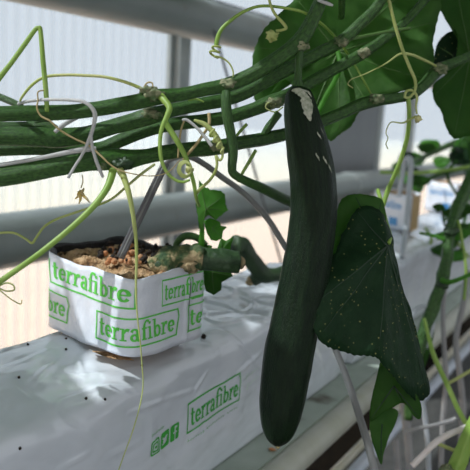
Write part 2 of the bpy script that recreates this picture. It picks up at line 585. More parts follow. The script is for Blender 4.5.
def crease(p):
    d = 0
    for a, b, h, w_ in CREASE:
        if p.x < min(a.x, b.x) - .012 or p.x > max(a.x, b.x) + .012:
            continue
        ab = b - a
        t = min(1, max(0, (p - a).dot(ab) / ab.length_squared))
        q = a + ab * t
        r2 = (p.x - q.x) ** 2 + ((p.y - q.y) * .8) ** 2 + (p.z - q.z) ** 2
        wob = w_ * (1 + .5 * noise.noise(p * 60))
        d += 1.5 * h * math.exp(-r2 / wob ** 2) * (0.35 + 0.65 * math.sin(math.pi * t))
        d -= h * .5 * math.exp(-r2 / (wob * 3.2) ** 2)
    return d


def slab_geo(x0, x1, seed):
    prof = spline(SPROF, 10 if seed == 0 else 4)
    n = len(prof)
    N = 640 if seed == 0 else 160
    vs, fs = [], []
    for i in range(N + 1):
        u = i / N
        x = x0 + (x1 - x0) * u
        e = min(u, 1 - u) * (x1 - x0)
        sq = 1.0 if e > 0.05 else 0.55 + 0.45 * math.sin(math.pi / 2 * e / 0.05)
        for j, (y, z) in enumerate(prof):
            p = Vector((x, 0.45 + (y - 0.45) * (0.85 + 0.15 * sq), z))
            p.z = -0.40 + (p.z + 0.40) * sq
            free = min(1, max(0, (p.z + 0.395) / 0.05))
            q = p + Vector((seed, seed * 2, 0))
            d = 0.0042 * noise.noise(q * 9) + 0.0030 * noise.noise(Vector((q.x * 20 + q.z * 12, q.y * 30, q.z * 24)))
            cr = abs(noise.noise(Vector((q.x * 17 + q.z * 18, q.y * 26, q.z * 13))))
            d += 0.0030 * max(0, 1 - cr * 7) * max(0, noise.noise(q * 6 + Vector((4, 4, 4))) + .25)
            if seed == 0:
                d += crease(Vector((p.x, p.y, H + p.z)))
            ny, nz = (p.y - 0.45) / 0.08, (p.z + 0.32) / 0.085
            l = math.hypot(ny, nz) or 1
            flat = 1.0
            if seed == 0 and p.z > -0.245:           # the film is pressed flat under the block
                dd = math.hypot(p.x - 0.545, p.y - 0.45)
                flat = min(1, max(0.12, (dd - 0.06) / 0.05))
            vs.append(Vector((p.x, p.y + ny / l * d * free, H + p.z + nz / l * d * free * flat)))
    for i in range(N):
        for j in range(n - 1):
            a = i * n + j
            fs.append((a, a + n, a + n + 1, a + 1))
        fs.append((i * n + n - 1, (i + 1) * n + n - 1, (i + 1) * n, i * n))
    fs += [tuple(range(n)), tuple(reversed(range(N * n, (N + 1) * n)))]
    return vs, fs


SX0, SX1 = -0.05, 1.02
sg = slab_geo(SX0, SX1, 0)
slab = build('grow_slab', sg, M['slab'])
clean(slab)
tag(slab, 'shiny white plastic grow slab in front with green logo and three small icons on its side', 'grow bag')
BVH = BVHTree.FromPolygons([Vector(v) for v in sg[0]], sg[1])
s2 = build('grow_slab', slab_geo(1.06, 2.10, 3.7), M['slab'])
clean(s2)
tag(s2, 'blurred white grow slab further along the gutter carrying the block with blue print', 'grow bag')



# ------------------------------------------------------------------ lettering drawn as strokes
def strip(pts, ws):
    if not hasattr(ws, '__len__'):
        ws = [ws] * len(pts)
    vs, fs = [], []
    for i, p in enumerate(pts):
        a, b = pts[max(i - 1, 0)], pts[min(i + 1, len(pts) - 1)]
        dx, dy = b[0] - a[0], b[1] - a[1]
        l = math.hypot(dx, dy) or 1
        nx, ny = -dy / l, dx / l
        w = ws[i] / 2 * 1.22
        vs += [(p[0] + nx * w, p[1] + ny * w), (p[0] - nx * w, p[1] - ny * w)]
    for i in range(len(pts) - 1):
        fs.append((2 * i, 2 * i + 1, 2 * i + 3, 2 * i + 2))
    return vs, fs


def rect(x0, y0, x1, y1):
    n = max(1, int(abs(x1 - x0) / 0.2))
    m = max(1, int(abs(y1 - y0) / 0.3))
    vs, fs = [], []
    for i in range(n + 1):
        for j in range(m + 1):
            vs.append((x0 + (x1 - x0) * i / n, y0 + (y1 - y0) * j / m))
    for i in range(n):
        for j in range(m):
            a = i * (m + 1) + j
            fs.append((a, a + 1, a + m + 2, a + m + 1))
    return vs, fs


def arc(cx, cy, rx, ry, a0, a1, w0, w1=None, n=18):
    w1 = w0 if w1 is None else w1
    pts = []
    ws = []
    for i in range(n + 1):
        a = math.radians(a0 + (a1 - a0) * i / n)
        pts.append((cx + rx * math.cos(a), cy + ry * math.sin(a)))
        ws.append(w0 + (w1 - w0) * abs(math.cos(a)))
    return strip(pts, ws)


def sp2(pts, ws, per=4):
    s = spline([(p[0], p[1], w) for p, w in zip(pts, ws)], per)
    return strip([(a, b) for a, b, c in s], [c for a, b, c in s])


def glyph(c):
    if c == 't':
        return merge(sp2([(.3, 1.32), (.3, .8), (.3, .3), (.38, .1), (.52, .06), (.68, .14)], [.22, .22, .22, .2, .14, .08]), rect(.05, .87, .68, 1.0)), .76
    if c == 'e':
        return merge(arc(.48, .5, .34, .42, 0, 325, .13, .24), rect(.2, .46, .9, .58)), .98
    if c == 'r':
        return merge(rect(.18, 0, .41, 1.0), rect(.02, 0, .62, .11), rect(.02, .89, .3, 1.0),
                     sp2([(.4, .62), (.5, .84), (.64, .92), (.80, .86)], [.10, .16, .2, .24])), .86
    if c == 'a':
        return merge(sp2([(.14, .72), (.24, .9), (.42, .95), (.6, .86), (.66, .66), (.66, .2), (.74, .05), (.92, .06)],
                         [.22, .16, .13, .18, .22, .22, .16, .08]), arc(.4, .28, .25, .23, 0, 360, .12, .2)), .98
    if c == 'f':
        return merge(sp2([(.86, 1.42), (.66, 1.52), (.46, 1.45), (.33, 1.2), (.3, .9), (.3, 0)], [.2, .14, .16, .2, .22, .22]),
                     rect(.08, 0, .58, .11), rect(.05, .87, .62, 1.0)), .70
    if c == 'i':
        return merge(rect(.16, 0, .39, 1), rect(0, 0, .56, .11), rect(0, .89, .3, 1.0), rect(.15, 1.18, .39, 1.40)), .58
    if c == 'b':
        return merge(rect(.16, 0, .38, 1.5), rect(0, 1.39, .3, 1.5), arc(.56, .48, .3, .41, 0, 360, .12, .22)), 1.02


def word(text):
    x = 0
    gs = []
    for ch in text:
        g, adv = glyph(ch)
        gs.append(([(a + x, b) for a, b in g[0]], g[1]))
        x += adv
    return merge(*gs), x


def frame2(x0, y0, x1, y1, w, top=True, bulge=0.25):
    gs = [rect(x0, y0, x1, y0 + w), rect(x0, y0, x0 + w, y1)]
    if top:
        gs.append(rect(x0, y1 - w, x1, y1))
    ym = y1 - (y1 - y0) * 0.3
    gs.append(strip([(x1, y0), (x1 + bulge * .3, (y0 + ym) / 2), (x1 + bulge, ym), (x1, y1)], w))
    return merge(*gs)


def logo(text='terrafibre', top=True):
    g, w = word(text)
    return merge(g, frame2(-.45, -.5, w + .25, 1.85, .13, top)), w


def place2(g, fn):
    return [fn(x, y) for x, y in g[0]], g[1]


# ---- prints on the front face of the slab
def on_slab(x, z):
    h = BVH.ray_cast(Vector((x, 0.25, H + z)), Vector((0, 1, 0)))
    if h[0] is None:
        return Vector((x, 0.372, H + z))
    return h[0] + Vector((0, -0.0006, 0))


def slab_px(px, py):                        # where a ray from here meets the side of the slab
    p = PY(px, py, 0.3715)
    return p.x, p.z - H


def slab_print(name, g, px0, py0, px1, py1, x0, x1, y0, y1, pyt, m=None):
    """g spans x0..x1, y0..y1; bottom edge from pixel 0 to pixel 1, top edge at (px0, pyt)"""
    ax, az = slab_px(px0, py0)
    bx, bz = slab_px(px1, py1)
    hh = slab_px(px0, pyt)[1] - az

    def fn(x, y):
        u = (x - x0) / (x1 - x0)
        return on_slab(ax + (bx - ax) * u, az + (bz - az) * u + (y - y0) / (y1 - y0) * hh)
    return build(name, place2(g, fn), m or M['printslab'], slab, smooth=False)


g, w = logo()
slab_print('printed_logo', g, 188, 435, 238, 400, -.45, w + .25, -.5, 1.85, 405)['label'] = 'green framed word logo on the slab side'
# tagline under the logo: three short illegible words drawn as tiny upright strokes
tl = []
x = 0
for wl in (7, 9, 5):
    for c in range(wl):
        tl += [rect(x, 0, x + .05, .45 if c % 3 else .62), rect(x + .05, .18 + .12 * (c % 2), x + .2, .26 + .12 * (c % 2))]
        x += .3
    x += .3
slab_print('printed_tagline', merge(*tl), 190, 443, 240, 406, 0, x, 0, .62, 440.5)
tl = []
x = 0
for c in range(10):
    tl += [rect(x, 0, x + .06, .5 if c % 4 else .8), rect(x + .06, .2 + .15 * (c % 2), x + .25, .3 + .15 * (c % 2))]
    x += .36
slab_print('printed_handle', merge(*tl), 151, 437, 166, 428, 0, x, 0, .8, 433.5)


def rsq(r=0.22, n=5):
    pts = []
    for cx, cy, a0 in ((1 - r, r, -90), (1 - r, 1 - r, 0), (r, 1 - r, 90), (r, r, 180)):
        for i in range(n + 1):
            a = math.radians(a0 + 90 * i / n)
            pts.append((cx + r * math.cos(a), cy + r * math.sin(a)))
    return pts


def ring_fill(outer, inner):
    n = len(outer)
    return outer + inner, [(i, (i + 1) % n, n + (i + 1) % n, n + i) for i in range(n)]


def sq_ring(s0, s1):
    o = [(.5 + (x - .5) * s0, .5 + (y - .5) * s0) for x, y in rsq()]
    i = [(.5 + (x - .5) * s1, .5 + (y - .5) * s1) for x, y in rsq()]
    return ring_fill(o, i)


insta = merge(sq_ring(1, .80), sq_ring(.62, .44), arc(.5, .5, .05, .05, 0, 360, .09))


def cut_square(inside):                     # a filled rounded square with a white symbol left out of it
    vs, fs = [], []
    n = 28
    for i in range(n):
        for j in range(n):
            cx, cy = (i + .5) / n, (j + .5) / n
            dx, dy = max(0, abs(cx - .5) - .32), max(0, abs(cy - .5) - .32)
            if math.hypot(dx, dy) > .18 or inside(cx, cy):
                continue
            k = len(vs)
            vs += [(i / n, j / n), ((i + 1) / n, j / n), ((i + 1) / n, (j + 1) / n), (i / n, (j + 1) / n)]
            fs.append((k, k + 1, k + 2, k + 3))
    return vs, fs


def bird(x, y):
    body = ((x - .48) / .24) ** 2 + ((y - .45) / .20) ** 2 < 1 and y < .30 + (x - .15) * 1.1
    head = (x - .64) ** 2 + (y - .62) ** 2 < .011
    beak = .70 < x < .86 and abs(y - .66) < (.86 - x) * .4
    wing = .18 < x < .55 and abs(y - (.66 - (x - .18) * .55)) < .07
    tail = .14 < x < .42 and abs(y - .28) < .05
    return body or head or beak or wing or tail


def eff(x, y):
    stem = .50 < x < .64 and y < .66
    bar = .36 < x < .78 and .44 < y < .55
    hook = .5 < x < .82 and .62 < y < .84 and not (x > .64 and y < .72)
    return stem or bar or hook


for nm, g, c in (('camera_icon', insta, ((150.5, 458), (159.5, 452), 442)), ('bird_icon', cut_square(bird), ((161.5, 451), (170.5, 444.5), 435)),
                 ('letter_icon', cut_square(eff), ((172, 444), (180.5, 438), 428))):
    slab_print(nm, g, c[0][0], c[0][1], c[1][0], c[1][1], 0, 1, 0, 1, c[2])
# faint ticked lines of small print to the right of the logo
for k, (a, b) in enumerate((((246, 381), (262, 369)), ((247, 391), (263, 378)))):
    gs = [strip([(0, .5), (.25, 0), (.7, 1.2)], .16)]
    for c in range(8):
        gs += [rect(1.2 + c * .5, .2, 1.25 + c * .5, .7), rect(1.25 + c * .5, .35, 1.5 + c * .5, .45)]
    slab_print('printed_tick', merge(*gs), *a, *b, 0, 5.4, 0, 1.2, a[1] - 6, M['printfaint'])
# the cut in the film in front of the block, brown medium showing
cut_vs, cut_fs = [], []
for i in range(17):
    u = i / 16
    p = PZ(92 + 42 * u, 352.5 + 9.5 * u, -0.2312)
    w = 0.006 * math.sin(math.pi * u) + 0.0006
    n = Vector((-.98, -.25, 0))
    cut_vs += [p + n * w + Vector((0, 0, .0016)), p - n * w + Vector((0, 0, .0016))]
for i in range(16):
    cut_fs.append((2 * i, 2 * i + 1, 2 * i + 3, 2 * i + 2))

# ------------------------------------------------------------------ the block the plant grows in
def round_poly(cs, rr, n=9):
    out = []
    m = len(cs)
    rr = rr if hasattr(rr, '__len__') else [rr] * m
    for i in range(m):
        a, b, c = Vector(cs[i - 1]), Vector(cs[i]), Vector(cs[(i + 1) % m])
        r = rr[i]
        p, q = b + (a - b).normalized() * r, b + (c - b).normalized() * r
        for k in range(n + 1):
            t = k / n
            out.append((1 - t) ** 2 * p + 2 * t * (1 - t) * b + t * t * q)
    # resample evenly
    L = [0]
    for i in range(len(out)):
        L.append(L[-1] + (out[(i + 1) % len(out)] - out[i]).length)
    res = []
    N = 160
    j = 0
    for k in range(N):
        s = L[-1] * k / N
        while L[j + 1] < s:
            j += 1
        t = (s - L[j]) / max(1e-9, L[j + 1] - L[j])
        res.append(out[j % len(out)].lerp(out[(j + 1) % len(out)], t))
    return res, L[-1]


class Block:
    def __init__(self, cs, zb, zt, r=0.03):
        self.c, self.L = round_poly(cs, r)
        self.zb, self.zt = zb, zt
        self.mid = sum((Vector(c) for c in cs), Vector((0, 0))) / 4
        n = len(self.c)
        self.off = min(range(n), key=lambda i: (self.c[i] - Vector(cs[0])).length)

    def at(self, s, h, out=0.0):            # s metres round from corner 0; h height above base
        n = len(self.c)
        f = (s / self.L * n + self.off) % n
        i = int(f)
        p = self.c[i % n].lerp(self.c[(i + 1) % n], f - i)
        d = (p - self.mid).normalized()
        t = (self.c[(i + 1) % n] - self.c[i % n]).normalized()
        nn = Vector((t.y, -t.x))
        if nn.dot(d) < 0:
            nn = -nn
        sw = 0.0014 * noise.noise(Vector((p.x * 40, p.y * 40, h * 45))) + 0.0007 * noise.noise(Vector((p.x * 120, p.y * 120, h * 60)))
        fold = math.exp(-((s - 0.2095) / 0.0022) ** 2) * 0.0022 * (1 if 0 < h < 0.062 else 0.4)
        p = p + nn * (sw + out + fold)
        return Vector((p.x, p.y, H + self.zb + h))

    def top(self, s):
        return self.zt - self.zb + 0.0012 * math.sin(s * 70 + 1) + 0.0006 * math.sin(s * 170)


def shell(B, out, h0=0.0, dtop=0.0, ns=200, nh=14, thick=0.0006):
    vs, fs = [], []
    for layer in (0, 1):
        for i in range(ns):
            s = B.L * i / ns
            for j in range(nh + 1):
                rise = dtop * (1 if s > 0.53 * B.L or s < 0.02 else -0.6)
                h = h0 + (B.top(s) + rise - h0) * j / nh
                if h0 == 0 and j == 0:
                    h += 0.0035 * max(0, math.sin(s * 24 - 1.2)) ** 3
                vs.append(B.at(s, h, out - layer * thick))
    K = ns * (nh + 1)
    for i in range(ns):
        for j in range(nh):
            a, b = i * (nh + 1) + j, ((i + 1) % ns) * (nh + 1) + j
            fs.append((a, b, b + 1, a + 1))
            fs.append((K + a, K + a + 1, K + b + 1, K + b))
        a, b = i * (nh + 1), ((i + 1) % ns) * (nh + 1)
        fs.append((a + nh, b + nh, K + b + nh, K + a + nh))
        fs.append((a, K + a, K + b, b))
    return vs, fs


def fill_top(B, m, parent, depth, seed, bumps=0.004):
    vs, fs = [Vector((B.mid.x, B.mid.y, H + B.zt - depth + 0.006))], []
    R, ns = 26, 120
    for r in range(1, R + 1):
        for i in range(ns):
            s = B.L * i / ns
            p = B.at(s, 0.0, -0.0045)
            q = Vector((B.mid.x, B.mid.y, 0)).lerp(p, r / R)
            z = B.top(s) * (r / R) + (B.zt - B.zb) * (1 - r / R)
            nz = noise.noise(Vector((q.x * 60, q.y * 60, seed))) * bumps + noise.noise(Vector((q.x * 190, q.y * 190, seed))) * bumps * .7
            nz += abs(noise.noise(Vector((q.x * 420, q.y * 420, seed)))) * bumps * .5
            vs.append(Vector((q.x, q.y, H + B.zb + z - depth + 0.006 * (1 - (r / R) ** 2) + nz)))
    for i in range(ns):
        fs.append((0, 1 + i, 1 + (i + 1) % ns))
        for r in range(R - 1):
            a, b = 1 + r * ns + i, 1 + r * ns + (i + 1) % ns
            fs.append((a, a + ns, b + ns, b))
    k = len(vs)                             # sides and underside
    for i in range(ns):
        vs.append(B.at(B.L * i / ns, 0.0015, -0.0045))
    for i in range(ns):
        a, b = 1 + (R - 1) * ns + i, 1 + (R - 1) * ns + (i + 1) % ns
        fs.append((a, k + i, k + (i + 1) % ns, b))
    fs.append(tuple(range(k, k + ns)))
    o = build('growing_medium', (vs, fs), m, parent)
    clean(o)
    return o


ZB = -0.2275
B1 = Block([(0.5045, 0.524), (0.4695, 0.383), (0.583, 0.3735), (0.612, 0.508)], ZB, -0.1505, r=(0.016, 0.030, 0.014, 0.028))
blk = empty('grow_block', (B1.mid.x, B1.mid.y, H + ZB))
tag(blk, 'white wrapped grow block with green lettering and brown medium standing on the front slab', 'grow block')
wr = build('wrapper', shell(B1, 0), M['film'], blk)
wr['label'] = 'white plastic wrapper printed with green framed words'
ln = build('inner_liner', shell(B1, -0.0009, 0.04, 0.0055), M['black'], blk)
ln['label'] = 'black inner liner showing at the rim'
med = fill_top(B1, M['coir'], blk, 0.0045, 3, 0.0055)
med['label'] = 'crumbly brown fibre growing medium'
cut = build('film_cut', (cut_vs, cut_fs), M['coir'], slab)
cut['label'] = 'brown medium showing through the cut film'

sc_k = 0.0121                               # metres of print per letter height


def blk_print(g, s0, h0, kx, ky, smin=None, smax=None, hmax=0.0775, name='printed_logo', B=B1, par=wr, m=None):
    vs, fs = [], []
    for f in g[1]:
        q = [g[0][i] for i in f]
        c = [(s0 + x * kx, h0 + y * ky) for x, y in q]
        if smin is not None and min(a for a, b in c) < smin:
            continue
        if smax is not None and max(a for a, b in c) > smax:
            continue
        if max(b for a, b in c) > hmax:
            continue
        k = len(vs)
        vs += [B.at(a, b, 0.0006) for a, b in c]
        fs.append(tuple(range(k, k + len(c))))
    return build(name, (vs, fs), m or M['print'], par, smooth=False)


LG, LW = logo()
LGn = merge(word('terrafibre')[0], frame2(-.45, -.5, LW + .25, 1.85, .13, False, 0.0))
KX = 0.0121
blk_print(LGn, 0.0135, 0.0535, 0.0143, 0.0125, hmax=0.0755)                         # upper print, far corner to near corner
blk_print(LG, -0.066, 0.0175, KX, 0.0118, smin=-0.02)                            # lower left, running round the far corner
blk_print(LG, 0.0975, 0.0170, 0.0110, 0.0118)                                       # middle, across the near corner
blk_print(LG, 0.1745, 0.050, KX * .57, 0.0110, smax=0.262, hmax=0.0745)         # upper right, across the fold
blk_print(LG, 0.2145, 0.0165, KX, 0.0118, smax=0.30)                           # lower right
blk_print(rect(0, 0, 5, .12), 0.216, 0.043, 0.01, 0.012, smax=0.26, name='printed_rule')
# the dark seam of the fold
build('fold_seam', tube([B1.at(0.2115, 0.012 + 0.0042 * k, 0.0004) for k in range(13)], 0.0005, 6), M['black'], wr)

# crumbs on the medium
gs = []
ZM = B1.zt + H + 0.0035
for k in range(110):
    a, r = random.uniform(0, 6.28), random.uniform(0, 0.048)
    gs.append(blob((B1.mid.x + 0.012 + r * math.cos(a) * 1.0, B1.mid.y - 0.006 + r * math.sin(a) * 1.1, ZM + random.uniform(-.001, .003)),
                   random.uniform(.001, .0032), k, n=4))
cr = build('crumbs', merge(*gs), M['crumb'], med)
cr['kind'] = 'stuff'
cr['label'] = 'dark crumbs of compost'
gs = []
for k in range(40):
    px, py = random.uniform(105, 140), random.uniform(252, 268)
    p = PZ(px, py, B1.zt)
    gs.append(blob((p.x, p.y, ZM + random.uniform(-.002, .003)), random.uniform(.0012, .004), k + 90, n=4))
cr = build('crumbs', merge(*gs), M['orange'], med)
cr['kind'] = 'stuff'
cr['label'] = 'reddish tan fibre crumbs'

# loose crumbs on the slab film
for k, (px, py) in enumerate(((86, 399), (105, 400), (66, 350), (28, 345), (19, 378), (20, 449), (66, 339), (142, 366))):
    o = None
    hit = BVH.ray_cast(EYE, ray(px, py).normalized())
    c = hit[0]
    o = build('soil_crumb', blob(c + Vector((0, 0, 0.0006)), 0.0013, k + 5, n=5), M['crumb'])
    tag(o, 'tiny dark soil crumb lying on the shiny slab film around the block', 'crumb', 'tiny soil crumbs on the slab film')
hit = BVH.ray_cast(EYE, ray(203.5, 338).normalized())
tag(build('soil_crumb', blob(hit[0] + Vector((0, 0, 0.0015)), 0.0030, 77, n=7), M['crumb']),
    'largest dark crumb lying against the right bottom corner of the block', 'crumb')

# ------------------------------------------------------------------ drip stake and tube
stk = empty('drip_stake', P(125, 246, 0.665))
a, b = P(120, 258, 0.664), P(165.5, 163, 0.668)
ax = (b - a).normalized()
nx = ax.cross(fw).normalized()
for dx, mm, r in ((-0.0021, 'stake', 0.0020), (0.0021, 'stake', 0.0020)):
    build('rib', tube([a.lerp(b, t / 12) + nx * dx for t in range(13)], r, 10), M[mm], stk)
build('spine', tube([a.lerp(b, t / 12) - fw * 0.0010 for t in range(13)], 0.0013, 8), M['tube'], stk)['label'] = 'paler grey middle rib'
tag(stk, 'thin ribbed grey drip stake pushed slanting into the block', 'stake')
dt = build('drip_tube', pxtube([(164, 164, .668, 5.5), (172, 158.5, .669, 6), (182, 156, .67, 6), (193, 158, .68, 6), (207, 166, .69, 6), (223, 178, .70, 6), (240, 190, .71, 6),
                                (256, 205, .715, 6), (270, 222, .715, 6), (283, 243, .71, 6), (296, 264, .70, 6), (315, 300, .70, 6.2), (333, 343, .70, 6.5),
                                (346, 376, .70, 7), (358, 412, .70, 7.5), (369, 448, .70, 8), (378, 485, .70, 8)], 6, 12), M['tube'])
tag(dt, 'bent grey drip tube arching from the stake down behind the cucumber', 'tube')

# ------------------------------------------------------------------ vines
def vine(name_loc, label):
    e = empty('cucumber_vine', name_loc)
    return tag(e, label, 'vine')


def stem(par, pts, ridge=0.09, seg=25, m='stem', jit=0.05, name='stem'):
    return build(name, pxtube(pts, 8, seg, ridge=ridge, jit=jit), M[m], par)


def node(par, px, py, d, r, seed, m='node', amp=0.6):
    g = blob((0, 0, 0), r * .86, seed, amp=amp * 1.2, freq=2.2, n=12)
    c = P(px, py, d)
    return build('node', ([c + v.dot(rt) * 1.25 * rt + v.dot(up) * .8 * up + v.dot(fw) * .9 * fw for v in g[0]], g[1]), M[m], par)


def strand(par, pts, m, name='tendril', seg=8, per=8):
    return build(name, pxtube(pts, per, seg), M[m], par)


v1 = vine(P(155, 100, .58), 'topmost thick stem above the block, curving up over the hanging cucumber')
stem(v1, [(-70, 116, .54, 15), (0, 114, .55, 15), (45, 113, .56, 15), (75, 112, .565, 14), (110, 107, .57, 14.5), (138, 102, .575, 15), (155, 98, .58, 16), (180, 95, .585, 13),
          (205, 90, .59, 13), (228, 85, .592, 14), (248, 77, .594, 14), (270, 64, .595, 14.5), (290, 50, .597, 15), (303, 37, .60, 15.5), (312, 21, .60, 14), (320, 3, .60, 13), (336, -40, .60, 13)])
node(v1, 153, 95, .574, .0075, 1)
node(v1, 147, 90, .572, .005, 2)
node(v1, 228, 84, .588, .006, 3)
node(v1, 302, 46, .596, .0055, 4)
# leaf stalks and tendrils of this stem
strand(v1, [(47, 112, .555, 4.5), (46, 92, .553, 5), (43, 60, .55, 5), (40.5, 31, .55, 4.5), (38.5, 28, .55, 4.5), (35, 30, .55, 4.5), (25, 44, .55, 5), (12, 62, .55, 5), (-2, 80, .55, 5.5), (-20, 105, .55, 5.5)], 'petiole', 'petiole')
strand(v1, [(151, 94, .575, 3.5), (140, 88, .575, 3.5), (125, 82, .575, 3.2), (105, 77, .575, 3), (85, 75.5, .575, 3), (65, 75, .575, 3), (45, 77, .575, 3), (32, 85, .575, 3), (22, 97, .575, 2.6), (20, 102, .575, 2)], 'yellow', 'petiole')
strand(v1, [(-12, 92, .58, 7), (0, 97, .575, 7), (12, 102, .57, 7), (22, 107, .565, 6)], 'stem', 'petiole')
strand(v1, [(160, 95, .575, 8), (165, 101, .57, 7), (169.5, 108, .566, 6.5), (167, 116, .564, 5.5), (162, 128, .562, 4.5), (160, 142, .562, 4.2), (161, 158, .562, 4), (166, 171, .562, 3.8),
            (174, 179, .562, 3.4), (182, 182, .562, 3), (190, 180, .562, 2.6)], 'petiole', 'petiole')
strand(v1, [(146, 92, .57, 1.8), (145, 86, .57, 1.8), (148, 82.5, .57, 1.8), (152, 83, .57, 1.6), (153, 87, .57, 1.4)], 'dry')
strand(v1, [(226, 92, .588, 9), (226, 100, .586, 10), (227, 115, .586, 10.5), (231, 135, .588, 10), (233, 152, .59, 10), (232, 167, .592, 9), (234, 174, .594, 8.5), (246, 181, .60, 9), (262, 188, .615, 10), (280, 197, .635, 10.5), (300, 206, .66, 10)], 'stem', 'petiole', seg=12)

v2 = vine(P(150, 118, .60), 'second thick stem from the top, just under the topmost stem above the block')
stem(v2, [(-70, 136, .565, 18), (0, 136, .575, 18), (35, 137, .58, 19), (60, 138, .585, 19), (85, 135, .59, 16), (110, 128, .595, 15), (135, 121, .60, 16), (152, 116, .60, 17), (175, 110, .605, 13), (200, 105, .61, 13),
          (225, 100, .615, 13), (245, 93, .62, 13), (265, 82, .625, 13), (290, 68, .63, 12.5), (315, 55, .635, 12), (340, 42, .64, 12), (360, 24, .64, 11), (378, 5, .64, 10), (400, -30, .64, 10)])
node(v2, 150, 113, .592, .006, 5)
node(v2, 156, 115, .59, .0045, 6)
node(v2, 341, 42, .634, .006, 7)
stem(v2, [(-60, 126, .575, 10), (0, 127, .58, 10), (25, 127, .583, 10), (45, 126, .585, 12), (60, 132, .583, 8)], seg=14, name='side_stem')
strand(v2, [(345, 40, .637, 4), (360, 37, .65, 3.5), (385, 32, .66, 3.2), (410, 28, .67, 3)], 'veinbig', 'petiole')

v3 = vine(P(200, 126, .63), 'third thick stem, running behind the topmost two and behind the cucumber neck')
stem(v3, [(-70, 152, .595, 14), (0, 149, .60, 14), (40, 148, .605, 14), (75, 150, .61, 14), (100, 149, .615, 13), (120, 141, .62, 13), (140, 133, .625, 13), (165, 126, .63, 13), (195, 122, .635, 13), (225, 118, .64, 13),
          (250, 111, .645, 13), (270, 103, .65, 14), (290, 94, .655, 12), (310, 83, .66, 12), (335, 69, .665, 11), (362, 54, .67, 11), (385, 38, .675, 9), (405, 22, .68, 8), (430, -6, .68, 8)])
node(v3, 273, 103, .643, .0065, 8)
node(v3, 364, 53, .664, .0062, 9)
strand(v3, [(279, 113, .64, 8), (274, 120, .64, 7.5), (268, 128, .64, 8), (263, 136, .638, 6)], 'stem', 'petiole')
strand(v3, [(283, 107, .64, 1.4), (275, 112, .64, 1.4), (266, 108, .64, 1.4), (268, 103, .64, 1.4), (276, 104, .64, 1.4)], 'tendril')

v4 = vine(P(160, 152, .60), 'lowest thick stem of the bundle, crossing over the block and out behind the cucumber')
stem(v4, [(-70, 186, .545, 19), (0, 177, .555, 19), (30, 172, .56, 19), (60, 166, .565, 19), (85, 162, .57, 19), (108, 160, .575, 21), (125, 160, .58, 20), (145, 157, .585, 15), (165, 153, .59, 15), (190, 150, .60, 15), (215, 148, .61, 15),
          (240, 143, .625, 13), (265, 139, .64, 13), (290, 133, .65, 12), (310, 126, .66, 12), (335, 116, .67, 11.5), (360, 105, .68, 12), (378, 100, .685, 12), (395, 98, .69, 10), (412, 94, .695, 10), (425, 84, .70, 11), (438, 70, .705, 12), (455, 62, .71, 9), (475, 54, .72, 9), (520, 40, .74, 9)])
node(v4, 122, 164, .572, .0075, 10, m='stump')
node(v4, 101, 166, .568, .004, 11, m='node')
node(v4, 376, 99, .677, .0065, 12)
node(v4, 439, 69, .70, .0075, 13)
node(v4, 216, 147, .60, .005, 21)
strand(v4, [(113, 170, .57, 8), (111, 178, .565, 7.5), (107, 188, .56, 7), (98, 201, .555, 6.5), (85, 215, .55, 6.2), (65, 233, .545, 6), (40, 253, .54, 6), (15, 271, .54, 6), (-15, 292, .54, 6)], 'petiole', 'petiole')
strand(v4, [(120, 170, .57, 8), (124, 178, .565, 6.5), (129, 194, .56, 5.5), (133, 215, .56, 4.5), (136, 240, .56, 3.6), (136.5, 262, .56, 3), (136, 285, .56, 2.2), (137, 312, .56, 1.7), (140, 340, .56, 1.4),
            (142, 365, .56, 1.4), (143, 385, .56, 1.3), (140, 405, .555, 1.3), (133, 430, .55, 1.3), (124, 455, .545, 1.2), (118, 472, .54, 1.2)], 'tendril', 'tendril')
strand(v4, [(155, 164, .58, 2.5), (140, 175, .58, 2.8), (125, 188, .575, 2.6), (108, 201, .575, 2.4), (80, 211, .57, 2.4), (57, 219, .57, 2.4), (44, 227, .57, 2.4), (36, 238, .57, 2.5), (32, 243, .57, 2.6), (26, 239, .57, 2.4), (14, 233, .57, 2.4), (0, 233, .57, 2.4), (-15, 236, .57, 2.4)], 'tendril')
strand(v4, [(-3, 287, .545, 1.8), (6, 283, .545, 1.8), (13, 285, .545, 1.7), (14, 290, .545, 1.7), (6, 291, .545, 1.6), (-2, 288, .547, 1.5), (8, 297, .547, 1.2), (20, 304, .547, 1.2), (22, 300, .547, 1)], 'tendril')
strand(v4, [(165, 122, .572, 6), (172, 133, .572, 6), (180, 146, .572, 5.5), (186, 158, .572, 5), (190, 170, .575, 4.5), (194, 184, .58, 4), (196, 197, .59, 3.5), (199, 206, .64, 3)], 'petiole', 'petiole')
# dried flower hanging from the lowest stem
df = build('dried_flower', blob(P(80, 193, .568), .0022, 31, amp=1.2, freq=2.5, n=8), M['petal'], v4)
df['label'] = 'tiny dried yellow and white flower'
for k, (ex, ey) in enumerate(((75, 199), (85, 197), (79, 204), (84, 188), (90, 203))):
    build('petal', pxtube([(80, 193, .568, 3.5), ((80 + ex) / 2 + 1, (193 + ey) / 2, .566, 3), (ex, ey, .567, 1)], 4, 6), M['petal'] if k % 2 == 0 else M['dry'], df)
build('flower_stalk', pxtube([(82, 175, .568, 1.2), (83, 181, .568, 1.2), (81, 188, .568, 1.4)], 4, 6), M['dry'], df)
